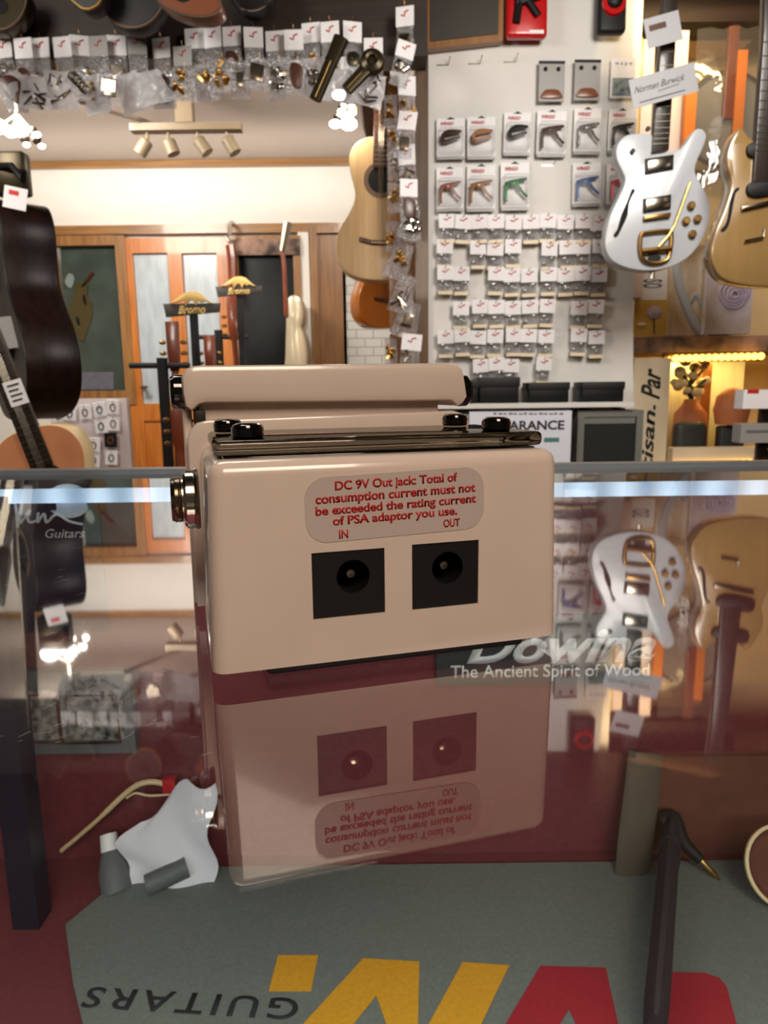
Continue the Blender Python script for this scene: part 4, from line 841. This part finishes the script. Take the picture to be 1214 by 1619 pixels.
for lab, bx, kd, mc in (('capo card with dark brown spring capo, next to the post in the upper capo row', (690, 186, 735, 250), 'spring', K['darkbrown']), ('capo card with a tan spring capo', (738, 184, 784, 250), 'spring', K['tan']), ('capo card with a black spring capo', (795, 177, 839, 244), 'spring', K['black']),
        ('capo card with a dark brown trigger capo', (847, 174, 896, 246), 'trigger', K['darkbrown']), ('capo card with a silver and black trigger capo', (905, 170, 951, 242), 'trigger', K['silver']), ('capo card with a black trigger capo behind the white guitar', (960, 172, 1006, 240), 'trigger', K['black']),
        ('capo card with a rose gold trigger capo', (690, 264, 733, 332), 'trigger', K['rosegold']), ('capo card with a pale gold trigger capo', (737, 260, 783, 332), 'trigger', K['goldm']), ('capo card with a green trigger capo', (791, 256, 838, 330), 'trigger', K['green']), ('capo card with a blue trigger capo', (904, 256, 951, 324), 'trigger', K['blue']), ('capo card with a red trigger capo half behind the white guitar', (958, 258, 1002, 324), 'trigger', K['redm'])):
    capopack(lab, *bx, kd, mc)
# upper pick packs
for lab, x0, y0, x1, y1, pic in (('clear pick pack with brown half-moon, nearer the post in the top row', 850, 97, 893, 162, 0), ('clear pick pack with brown half-moon, beside the landscape card', 906, 95, 950, 160, 0), ('white string card with a blue landscape print in the top row', 963, 92, 1005, 156, 1)):
    Y = YB - .02; a, b = at(x0, y1, Y), at(x1, y0, Y); w, h = b.x - a.x, b.z - a.z; t = thing('pick_pack', lab, 'pick pack', ((a.x + b.x) / 2, Y, a.z), (0, 0, .04), 'pick packs at the top of the board')
    MB().rbox(-w / 2, w / 2, -.004, 0, 0, h, .0015, 1).build('card', K['white'] if pic else K['pearl'], t)
    if pic:
        MB().box(-w * .42, w * .42, -.0048, -.003, h * .05, h * .5).build('print', K['pic'], t); text('lettering', 'w s p o', K['ink'], t, (0, -.0044, h * .84), w * .7, h * .09, extrude=.0004)
    else:
        MB().box(-w * .5, w * .5, -.0052, .001, h * .93, h * 1.0).build('top_strip', K['black'], t)
        MB().prism(smooth([(-.38 * w, .08 * h), (.38 * w, .08 * h), (.36 * w, .2 * h), (.2 * w, .29 * h), (-.2 * w, .29 * h), (-.36 * w, .2 * h)], 3), -.01, -.003, .002).build('half_moon', K['brown'], t)
        m = MB(); m.ball((-.25 * w, -.004, .8 * h), .007, n=8, m=5); m.ball((.25 * w, -.004, .8 * h), .007, n=8, m=5); m.build('punch_hole', K['black'], t)
# dark framed board and red packs over the white board
t = thing('framed_board', 'dark board in a brown frame above the white board', 'framed board', at(737, 80, 2.4)); o = t.location.copy()
gp(MB(), [(672, 78), (795, 64), (797, -60), (668, -60)], 0, .03, 2.4, o).build('frame', K['plank'], t); gp(MB(), [(680, 66), (787, 54), (789, -60), (680, -60)], -.004, .004, 2.4, o).build('panel', mat('dark_slate_board', (40, 34, 26), .5), t)
for lab, bx, mm_ in (('red blister pack with a black trigger capo above the white board', (797, -30, 864, 67), K['redbox']), ('black and red round blister pack above the landscape card', (940, -30, 988, 60), K['black'])):
    Y = YB - .03; a, b = at(bx[0], bx[3], Y), at(bx[2], bx[1], Y); w, h = b.x - a.x, b.z - a.z; t = thing('blister_pack', lab, 'blister pack', ((a.x + b.x) / 2, Y, a.z), (-.04, 0, .03))
    MB().rbox(-w / 2, w / 2, -.035, 0, 0, h, .012, 3).build('shell', mm_, t)
    m = MB()
    if mm_ is K['redbox']:
        m.tube([(-.3 * w, -.042, .52 * h), (.3 * w, -.042, .66 * h)], .012, 8); m.tube([(-.22 * w, -.042, .54 * h), (-.28 * w, -.042, .2 * h)], .012, 8); m.tube([(0, -.042, .56 * h), (.25 * w, -.042, .32 * h)], .011, 8); m.build('capo', K['black'], t)
        MB().box(.05 * w, .4 * w, -.0365, -.034, .04 * h, .1 * h).build('small_print', K['white'], t)
    else:
        m.lathe([(0, 0), (.42 * w, 0), (.4 * w, .012), (0, .012)], (0, -.034, .5 * h), (0, -1, 0), 24); m.build('red_disc', K['redbox'], t); MB().ball((0, -.05, .5 * h), .02, 1.2, .6, 1).build('round_capo', K['black'], t)
# shelf with black boxes, notice and amplifier
YS2 = 2.3
sh = thing('wall_shelf', 'white shelf carrying black boxes below the white board', 'shelf', at(838, 645, YS2)); o = sh.location.copy()
m = MB(); a, b = at(676, 646, YS2) - o, at(1003, 636, YS2) - o; m.box(a.x, b.x, 0, .135, 0, .016); m.build('shelf_board', K['board'], sh)
zt = o.z + .0162
for i, (x0, x1, y0) in enumerate(((736, 756, 600), (758, 821, 596), (836, 900, 604), (920, 987, 603))):
    a, b = at(x0, 637, YS2 + .02), at(x1, y0, YS2 + .02); w, h = b.x - a.x, b.z - zt
    t = thing('storage_box', 'black box on the white shelf, %s one from the pedal side' % ORD[i], 'box', ((a.x + b.x) / 2, YS2 + .02, zt), (0, 0, 0), 'black boxes on the white shelf')
    MB().rbox(-w / 2, w / 2, 0, .1, 0, h * .8, .003, 2).build('box_body', K['black'], t); MB().rbox(-w / 2 - .003, w / 2 + .003, -.003, .103, h * .62, h, .003, 2).build('lid', K['rubber'], t)
# notice
t = thing('notice', 'white clearance notice taped below the shelf behind the pedal', 'notice', at(822, 735, YS2 - .01)); o = t.location.copy()
m = MB(); pbox(m, 742, 650, 904, 900, YS2 - .01, .002, o); m.build('sheet', mat('notice_paper', (214, 218, 230), .6), t)
tl('CLEARANCE', 768, 892, 665, 680, YS2 - .01, o, t, K['ink'], bold=.03, size=.02, off=.0006)
m = MB()
for k in range(14): pbox(m, 780 + 8 * k, 652.5 + (k % 3) * .4, 785 + 8 * k + (k % 2) * 1.5, 655.5, YS2 - .0106, .0008, o)
m.build('small_print', K['grey'], t)
m = MB(); pbox(m, 860, 692, 884, 699, YS2 - .0106, .0008, o); m.build('teal_print', mat('teal_print', (70, 120, 120), .6), t)
t = thing('guitar_amplifier', 'grey amplifier with a black grille beside the clearance notice', 'amplifier', at(960, 900, YS2 + .02)); o = t.location.copy()
m = MB(); a, b = at(905, 900, YS2 + .02) - o, at(1018, 648, YS2 + .02) - o; m.frame(a.x, b.x, 0, b.z, .022, 0, .1); m.box(a.x + .02, b.x - .02, .05, .1, .02, b.z - .02); m.build('cabinet', K['amp'], t)
MB().box(a.x + .02, b.x - .026, .006, .05, .02, b.z - .045).build('grille_cloth', K['grille'], t); MB().box(a.x + .02, b.x - .026, .004, .05, b.z - .044, b.z - .022).build('control_strip', K['amp'], t)
for x in (935, 990):
    q = at(x, 648, YS2 + .02) - o; MB().rbox(q.x - .015, q.x + .015, .05, .1, b.z - .001, b.z + .006, .002, 1).build('corner_cap', K['pearl'], t)
t = thing('equipment_case', 'grey-green case with pale rim under the shelf behind the treadle', 'case', at(710, 900, YS2 + .03)); o = t.location.copy()
m = MB(); a, b = at(676, 900, YS2 + .03) - o, at(764, 652, YS2 + .03) - o; m.rbox(a.x, b.x, 0, .1, 0, b.z, .006, 2); m.build('case_body', K['amp'], t)
MB().rbox(a.x - .002, b.x + .002, -.004, .1, b.z - .02, b.z - .006, .003, 1).build('rim', K['pearl'], t)

# ------------------------------------------------------------------ lit display bay beyond the guitars
Yb = 2.9
def bay(name, label, cat, x0, y0, x1, y1, Y, dep, m, part='panel'): return board_thing(name, label, cat, x0, y0, x1, y1, Y, dep, m, part)
struct('trim_6', (lambda m: pbox(m, 1000, -60, 1260, 34, 2.6, .1))(MB()), K['darkwood'])
t, o = bay('lit_header', 'amber lit plank at the top of the display bay', 'panel', 1076, 30, 1192, 64, 2.8, .15, K['amberw'])
for x0, y0, x1, y1, lab, mm_ in ((1018, 62, 1036, 470, 'pinkish white upright board behind the neck of the white guitar', 'pinkw'), (1058, 48, 1090, 250, 'wide pinkish white upright board between the white guitar and the orange strap', 'pinkw'), (1010, 60, 1017, 470, 'thin mustard edge strip beside the white board', 'mustard'), (1086, 130, 1103, 235, 'orange upright strap hanging behind the white guitar horn', 'orangecloth')):
    t, o = bay('upright_strip', lab, 'board', x0, y0, x1, y1, 2.6 if mm_ != 'orangecloth' else 2.55, .02, K[mm_], 'strip')
# banjo in the bay
p = at(1147, 190, 2.65); t = thing('banjo', 'grey-headed banjo in clear wrap hanging in the amber display bay', 'banjo', p)
k = 2.65 / F_PX; m = MB()
MB().lathe([(0, 0), (62 * k, 0), (62 * k, -.004), (0, -.004)], (0, .0, 0), (0, -1, 0), 36).build('head', K['drumhead'], t)
MB().lathe([(61 * k, -.06), (66 * k, -.06), (67 * k, .006), (61 * k, .008)], (0, 0, 0), (0, -1, 0), 36).build('hoop', K['chrome'], t)
MB().prism([(-8 * k, 0), (9 * k, 0), (8 * k, 175 * k), (-6 * k, 175 * k)], -.02, .0, .003).build('neck', K['copper'], t)
MB().box(6 * k, 20 * k, -.03, -.024, -130 * k, 88 * k).build('strap', K['orangecloth'], t)
b = bagmesh(112 * k, 300 * k, .05, 77, 0, .1); b.v = [(x, y - .03, z + 118 * k) for x, y, z in b.v]; b.build('clear_wrap', clear('wrap_film', (246, 246, 244), .06, white=.06, rough=.05, bump=.25, bscale=14), t)
for i, (x, y) in enumerate(((1128, 300), (1160, 312))):
    p = at(x, y + 20, 2.71 + .04 * i); t = thing('wooden_paddle', ['yellow guitar headstock panel standing behind the white guitar', 'yellow headstock panel with four screw holes beside the honey guitar'][i], 'guitar part', p, (0, .06, 0)); k = 2.71 / F_PX
    MB().prism(smooth([(-20 * k, -180 * k), (16 * k, -180 * k), (20 * k, 10 * k), (16 * k, 34 * k), (2 * k, 42 * k), (-14 * k, 38 * k), (-22 * k, 16 * k)], 3), 0, .015, .002).build('paddle', K['amberw'], t)
    m = MB()
    if i: [m.lathe([(0, 0), (.006, 0), (.006, .001), (0, .001)], (xx * k, -.0005, zz * k), (0, -1, 0), 10) for xx, zz in ((-4, 28), (-12, 14), (6, 14), (-4, 2))]; m.build('screw_hole', K['brown'], t)
# framed tiles on the hide shelf
t, o = bay('letter_plaque', 'white plaque with two grey letters above the mustard flower tile', 'plaque', 1003, 424, 1056, 474, 2.62, .02, K['white'])
text('lettering', 'so', K['grey'], t, (0.005, -.0006, .055), .03, .07, size=.03, rot=(math.pi / 2, math.pi / 2, 0), extrude=.0005)
t, o = bay('flower_tile', 'mustard tile with a lilac flower on the hide shelf', 'tile', 1003, 474, 1056, 530, 2.62, .02, K['mustard'])
c = at(1034, 494, 2.62) - o; m = MB(); r = .025
for i in range(7): a = i * 2 * math.pi / 7; m.ball((c.x + r * .62 * math.cos(a), -.002, c.z + r * .5 * math.sin(a)), r * .55, 1, .15, .8)
m.ball((c.x, -.004, c.z), r * .5, 1, .2, 1); m.build('flower', K['lilac'], t); m = MB(); m.tube([(c.x, -.001, c.z - .02), (c.x + .004, -.001, c.z - .075)], .003, 6); m.build('flower_stem', K['leafg'], t); m = MB(); a = at(1014, 513, 2.62) - o; m.ball((a.x, -.002, a.z), .012, 1.3, .2, .5); m.build('white_patch', K['white'], t)
t, o = bay('swirl_panel', 'glossy cream panel with brown swirls on the hide shelf', 'panel', 1061, 388, 1126, 530, 2.66, .03, K['swirl'])
def ribbon(pts, Y, o, m, r, name, t): MB().tube([(q.x, -.004, q.z) for q in (at(x, y, Y) - o for x, y in smooth(pts, 5, False))], r, 8, flat=.5).build(name, m, t)
ribbon([(1072, 390), (1070, 430), (1080, 470), (1095, 505), (1110, 524)], 2.66, o, K['gwhite'], .016, 'swirl', t); ribbon([(1090, 478), (1100, 466), (1112, 490), (1122, 512)], 2.66, o, K['gwhite'], .007, 'swirl', t)
t, o = bay('rose_panel', 'glossy lilac panel with a rose under the honey guitar', 'panel', 1122, 392, 1196, 528, 2.61, .03, K['rose'])
c = at(1160, 466, 2.61) - o
for i, rr in enumerate((.052, .04, .028, .015)):
    m = MB(); m.tube([(c.x + rr * math.cos(a) * (1 + .12 * math.sin(3 * a + i)), -.003 - .002 * i, c.z + .9 * rr * math.sin(a)) for a in [k * math.pi / 10 for k in range(21)]], .006, 7, flat=.5); m.build('rose_petal', K['lilac'], t)
ribbon([(1118, 420), (1124, 405), (1118, 396)], 2.61, o, K['gwhite'], .012, 'swirl', t)
# hide covered shelf with its amber lights
t = thing('hide_shelf', 'hide covered shelf over the amber-lit niche', 'shelf', at(1105, 556, 2.55)); o = t.location.copy()
m = MB(); pbox(m, 984, 531, 1300, 556, 2.55, .4, o); m.build('shelf_board', K['hide'], t)
a, b = at(1058, 567, 2.53) - o, at(1203, 563, 2.53) - o; n = 15
for i in range(n):
    q = a + (b - a) * (i / (n - 1)); MB().ball((q.x, q.y, q.z), .0125 if i else .007, 1, .8, 1, 12, 7).build('amber_lamp', K['amberled'], t)
MB().box(a.x - .01, b.x + .01, .0, .02, min(a.z, b.z) - .012, min(a.z, b.z) + .03).build('lamp_rail', K['brass'], t)
lamp('amber_niche_lamp', 'AREA', at(1130, 568, 2.7), 2.2, AMBER, .4, at(1120, 720, 2.8), size_y=.06)
lamp('amber_bay_lamp', 'AREA', at(1140, -60, 2.3), 5, (1.0, .68, .3), .3, at(1130, 200, 2.85), size_y=.08)
# upright lettered board beside the niche
t, o = bay('lettered_board', 'cream board with black lettering running upward beside the amber niche', 'sign', 1003, 566, 1061, 900, 2.5, .02, K['beige'])
for s, y0, y1, x0, x1, sh_ in (('tisan.', 640, 740, 1016, 1034, .25), ('Par', 582, 632, 1014, 1044, .5)):
    a, b = at((x0 + x1) / 2, y1, 2.5) - o, at((x0 + x1) / 2, y0, 2.5) - o; c = (a + b) / 2
    text('lettering', s, K['ink'], t, (c.x, -.0006, c.z), b.z - a.z, abs(at(x1, 700, 2.5).x - at(x0, 700, 2.5).x), size=.05, bold=.02, shear=sh_, rot=(math.pi / 2, -math.pi / 2, 0), extrude=.0005)
# mirror image below the shelf, built as solid things in a niche
t, o = bay('mirror_backing', 'pale panel standing in for the mirror face behind the amber niche', 'panel', 1056, 572, 1178, 900, 2.8, .03, K['curtain'])
t, o = bay('mirrored_post', 'mirror reflection built as a brown wooden post in the middle of the amber niche', 'post', 1112, 572, 1127, 900, 2.7, .05, K['plank'], 'post')
p = at(1088, 706, 2.66); t = thing('mirrored_vase', 'mirror reflection built as a peach vase of white flowers in the amber niche', 'vase', p); k = 2.66 / F_PX
MB().lathe([(0, -60 * k), (14 * k, -60 * k), (26 * k, 20 * k), (24 * k, 52 * k), (13 * k, 66 * k), (10 * k, 74 * k), (8 * k, 70 * k)], (0, 0, 0), (0, 0, 1), 24).build('vase', K['clay'], t)
m = MB(); rr = random.Random(5)
for i in range(26): m.ball((rr.uniform(-26, 24) * k, rr.uniform(-12, 12) * k, rr.uniform(84, 132) * k), rr.uniform(6, 10) * k, 1, .8, .8, 8, 5)
m.build('blossoms', K['flower'], t); m = MB()
for i in range(7): m.tube([(0, 0, 70 * k), (rr.uniform(-12, 12) * k, -6 * k, 90 * k), (rr.uniform(-28, 26) * k, -8 * k, rr.uniform(90, 120) * k)], 2 * k, 5)
m.build('stems', K['leafg'], t)
p = at(1150, 735, 2.58); t = thing('mirrored_pot', 'mirror reflection built as a round peach pot on a dark stand in the amber niche', 'pot', p)
MB().lathe([(0, 60 * k), (22 * k, 62 * k), (26 * k, 84 * k), (22 * k, 104 * k), (10 * k, 116 * k), (0, 118 * k)], (0, 0, 0), (0, 0, 1), 24).build('pot', K['clay'], t)
MB().rbox(-18 * k, 20 * k, -.02, .03, -60 * k, 60 * k, .01, 2).build('stand', K['slate'], t)
p = at(1086, 800, 2.535); t = thing('mirrored_case', 'mirror reflection built as a dark case leaning under the vase in the amber niche', 'case', p); MB().rbox(-24 * k, 26 * k, 0, .05, 0, 128 * k, .03, 3).build('case_shell', K['slate'], t); MB().box(-2 * k, 3 * k, -.004, .004, 40 * k, 60 * k).build('latch', K['brass'], t)
# ledge with second row of amber lamps
t = thing('lit_ledge', 'pale ledge with a low row of amber lamps at the counter edge', 'ledge', at(1130, 735, 2.45)); o = t.location.copy()
m = MB(); pbox(m, 1064, 708, 1206, 900, 2.45, .06, o); m.build('ledge_panel', K['beige'], t)
a, b = at(1060, 735, 2.44) - o, at(1186, 730, 2.44) - o
for i in range(13):
    q = a + (b - a) * (i / 12); MB().ball((q.x, q.y, q.z), .008, 1, .7, 1, 10, 6).build('amber_lamp', K['amberled'], t)
# headstock and boxes at the edge
p = at(1205, 800, 2.1); t = thing('guitar_headstock', 'dark guitar headstock with chrome pegs rising beside the amber niche', 'guitar', p); k = 2.1 / F_PX
MB().prism([(-16 * k, -60 * k), (24 * k, -60 * k), (26 * k, 172 * k), (-14 * k, 172 * k)], 0, .02, .003).build('headstock', K['ebony'], t)
for i in range(5): MB().ball((2 * k, -.006, (70 + 22 * i) * k), 4 * k, 1, .8, 1, 10, 6).build('tuning_peg', K['chrome'], t)
t, o = bay('carton', 'white and red carton standing on its end by the dark headstock', 'carton', 1176, 616, 1240, 646, 2.05, .05, K['white'], 'carton_body')
m = MB(); pbox(m, 1182, 616, 1200, 622, 2.049, .002, o); m.build('red_print', K['redm'], t)
t, o = bay('carton', 'pale blank carton below the white and red one', 'carton', 1172, 670, 1240, 700, 2.05, .05, K['pearl'], 'carton_body')
m = MB(); pbox(m, 1180, 680, 1230, 684, 2.049, .002, o); m.build('print_line', K['grey'], t)

# ------------------------------------------------------------------ back room floor things
t, o = bay('packet_board', 'white board of string packets leaning under the interior window', 'board', 78, 630, 200, 900, 3.4, .03, K['pinkw'])
sp = [(92, 655), (112, 652), (135, 650), (157, 646), (180, 642), (160, 672), (180, 668), (130, 708), (150, 702), (150, 726), (176, 694), (178, 722)]
for i, (x, y) in enumerate(sp):
    p = at(x, y - 10, 3.38); w = 20 * 3.38 / F_PX; q = thing('string_packet', 'white string packet on the leaning board, %s counted row by row from the dark guitar' % ORD[i], 'packet', p, (-.05, R_.uniform(-.15, .15), R_.uniform(-.1, .1)), 'string packets on the leaning board')
    MB().rbox(-w / 2, w / 2, -.014, -.008, -w * 1.15, 0, .002, 1).build('packet', K['black'] if i == 10 else K['white'], q)
    m = MB(); m.tube([(w * .2 * math.cos(a), -.0145, -w * .6 + w * .28 * math.sin(a)) for a in [k * math.pi / 5 for k in range(11)]], .003, 5); m.build('printed_ring', K['ink'] if i % 2 else K['brown'], q)
    m = MB(); m.tube([(0, .0, -.006), (0, -.02, -.006)], .002, 5); m.build('peg', K['nickel'], q)
# display stands with mountain signs
def sign(label, x0, y0, x1, y1, ptop, Y, txt, rot):
    a, b = at(x0, y1, Y), at(x1, y0, Y); w, h = b.x - a.x, b.z - a.z
    p = Vector(((a.x + b.x) / 2, Y, FLOOR)); t = thing('stand_sign', label, 'sign stand', p); zb = a.z - FLOOR
    MB().box(-.016, .016, .0, .03, 0, zb + h * .2).build('post', K['black'], t)
    MB().box(-.12, .12, -.06, .07, 0, .02).build('foot', K['black'], t)
    MB().prism([(-w / 2, zb + h * .5), (-w * .46, zb), (w * .48, zb + .02), (w / 2, zb + h * .5)], -.012, 0, .002).build('plate', K['signgrey'], t)
    k = w; z0 = zb + h * .5
    mo = [(-.38, 0), (-.3, .04), (-.15, .15), (-.06, .19), (.06, .2), (.16, .17), (.28, .06), (.38, -.01), (.3, 0), (.24, .03), (.18, .0), (.13, .04), (.08, -.04), (.02, .05), (-.02, .04), (-.1, -.05), (-.12, .06), (-.2, .02)]
    MB().prism([(x * k, z0 + z * k) for x, z in mo], -.02, -.011, .002).build('mountain_emblem', K['signgold'], t)
    text('lettering', txt, K['signgold'], t, (0, -.0125, zb + h * .27), w * .48, h * .32, shear=.35, bold=.03, size=.05, extrude=.002)
sign('slate stand sign with gold mountain in front of the orange door', 260, 458, 348, 502, 450, 3.3, 'Bromo', .0)
sign('slate stand sign with gold mountain in front of the dark window', 342, 436, 414, 470, 432, 3.7, 'Bromo', .0)
# guitar racks: uprights with a cross rail
def rack(label, xs, ytop, yrail, xr0, xr1, Y):
    c = at((xr0 + xr1) / 2, 745, Y); p = Vector((c.x, Y, FLOOR)); t = thing('guitar_rack', label, 'guitar rack', p)
    for x, y in zip(xs, ytop):
        a = at(x, y, Y) - p; MB().box(a.x - .018, a.x + .018, -.018, .018, 0, a.z).build('upright', K['black'], t)
    a, b = at(xr0, yrail, Y) - p, at(xr1, yrail, Y) - p; MB().tube([(a.x, 0, a.z), (b.x, 0, b.z)], .012, 8).build('cross_rail', K['rubber'], t)
    MB().box(a.x, b.x, -.05, .05, 0, .03).build('base', K['black'], t)
rack('black guitar rack in front of the orange door by the interior window', (256,), (566,), 578, 205, 300, 3.0)
rack('black guitar rack between the two stand signs', (345,), (522,), 533, 310, 392, 3.9)
# red-brown guitars on the racks
def racked(label, xh, yh, xb, Y, grp='red-brown guitars on the racks'):
    top, low = at(xh, yh, Y), at(xb, 745, Y); t = thing('racked_guitar', label, 'guitar', (low.x, Y, FLOOR + .05), (0, 0, 0), grp); h = top.z - FLOOR - .05; dx = top.x - low.x; s = .9
    ol = smooth([(-x * s, z * s) for z, x in AC_HALF[::-1]] + [(0, -.003)] + [(x * s, z * s) for z, x in AC_HALF] + [(0, .492 * s)], 3)
    MB().prism(ol, 0, .08, .004).build('body', K['copper'], t)
    MB().tube([(0, -.012, .36), (dx * .6, -.008, h * .8), (dx * .85, -.006, h * .88)], .015, 8).build('neck', K['copper'], t)
    x0, z0 = dx * .85, h * .87; headstock(MB(), x0, z0, .05, h * .13 + .05, -.02, 0).build('headstock', K['copper'], t)
    for s2 in (-1, 1):
        for k in range(3): MB().ball((x0 + s2 * .045, -.012, z0 + .03 + .045 * k), .012, 1.3, .8, .8, 8, 5).build('tuning_peg', K['brass'], t)
racked('red-brown guitar under the sign before the orange door', 275, 528, 282, 3.05); racked('red-brown guitar between the sign post and rack upright', 333, 548, 340, 3.4)
racked('taller red-brown guitar below the sign before the dark window', 366, 482, 388, 3.8); racked('orange-tinted guitar low beside the black rack upright', 283, 668, 290, 2.7)
# amber guitar reflected in the interior window, built as flat shapes behind the glass
p = at(128, 545, 4.69); t = thing('guitar_reflection', 'faded amber guitar reflection built as flat shapes behind the interior window glass', 'picture', at(128, 545, BY - .012))
o = t.location.copy(); gp(MB(), smooth([(112, 505), (110, 485), (117, 468), (119, 452), (130, 447), (139, 452), (138, 470), (146, 480), (146, 500), (138, 525), (133, 540), (124, 535), (116, 522)], 3), -.006, 0, BY - .012, o).build('guitar_shape', K['honey'], t)
gp(MB(), [(128, 456), (134, 452), (150, 432), (144, 430)], -.006, 0, BY - .012, o).build('neck_shape', K['copper'], t); gp(MB(), smooth([(103, 446), (110, 432), (118, 440), (112, 456)], 3), -.006, 0, BY - .012, o).build('white_shape', K['white'], t)
gp(MB(), [(131, 468), (134, 466), (138, 482), (134, 482)], -.009, -.005, BY - .012, o).build('sound_slot', K['hole'], t); gp(MB(), [(120, 502), (124, 500), (128, 514), (124, 515)], -.009, -.005, BY - .012, o).build('sound_slot', K['hole'], t)
gp(MB(), [(96, 588), (180, 588), (180, 616), (96, 616)], -.005, 0, BY - .012, o).build('pale_band', K['lilac'], t)
# bracket and tags at the window-side wall
p = at(18, 262, 1.72); t = thing('wall_hanger', 'black guitar hanger bracket above the near-black guitar', 'hanger', p); k = 1.72 / F_PX
MB().tube([(-30 * k, .02, 4 * k), (0, 0, 0), (22 * k, -.02, -24 * k), (26 * k, -.03, -12 * k)], 5 * k, 8).build('hook', K['black'], t)
MB().rbox(-40 * k, 12 * k, .02, .06, -36 * k, 26 * k, .008, 2).build('plate', K['bronze'], t)
p = at(24, 312, 1.66); t = thing('price_tag', 'white tag with a red mark on top of the near-black guitar', 'tag', p, (0, .2, .1)); MB().box(-16 * k, 16 * k, 0, .001, -16 * k, 14 * k).build('card', K['white'], t); MB().box(-9 * k, 4 * k, -.001, 0, 3 * k, 9 * k).build('red_print', K['redm'], t)
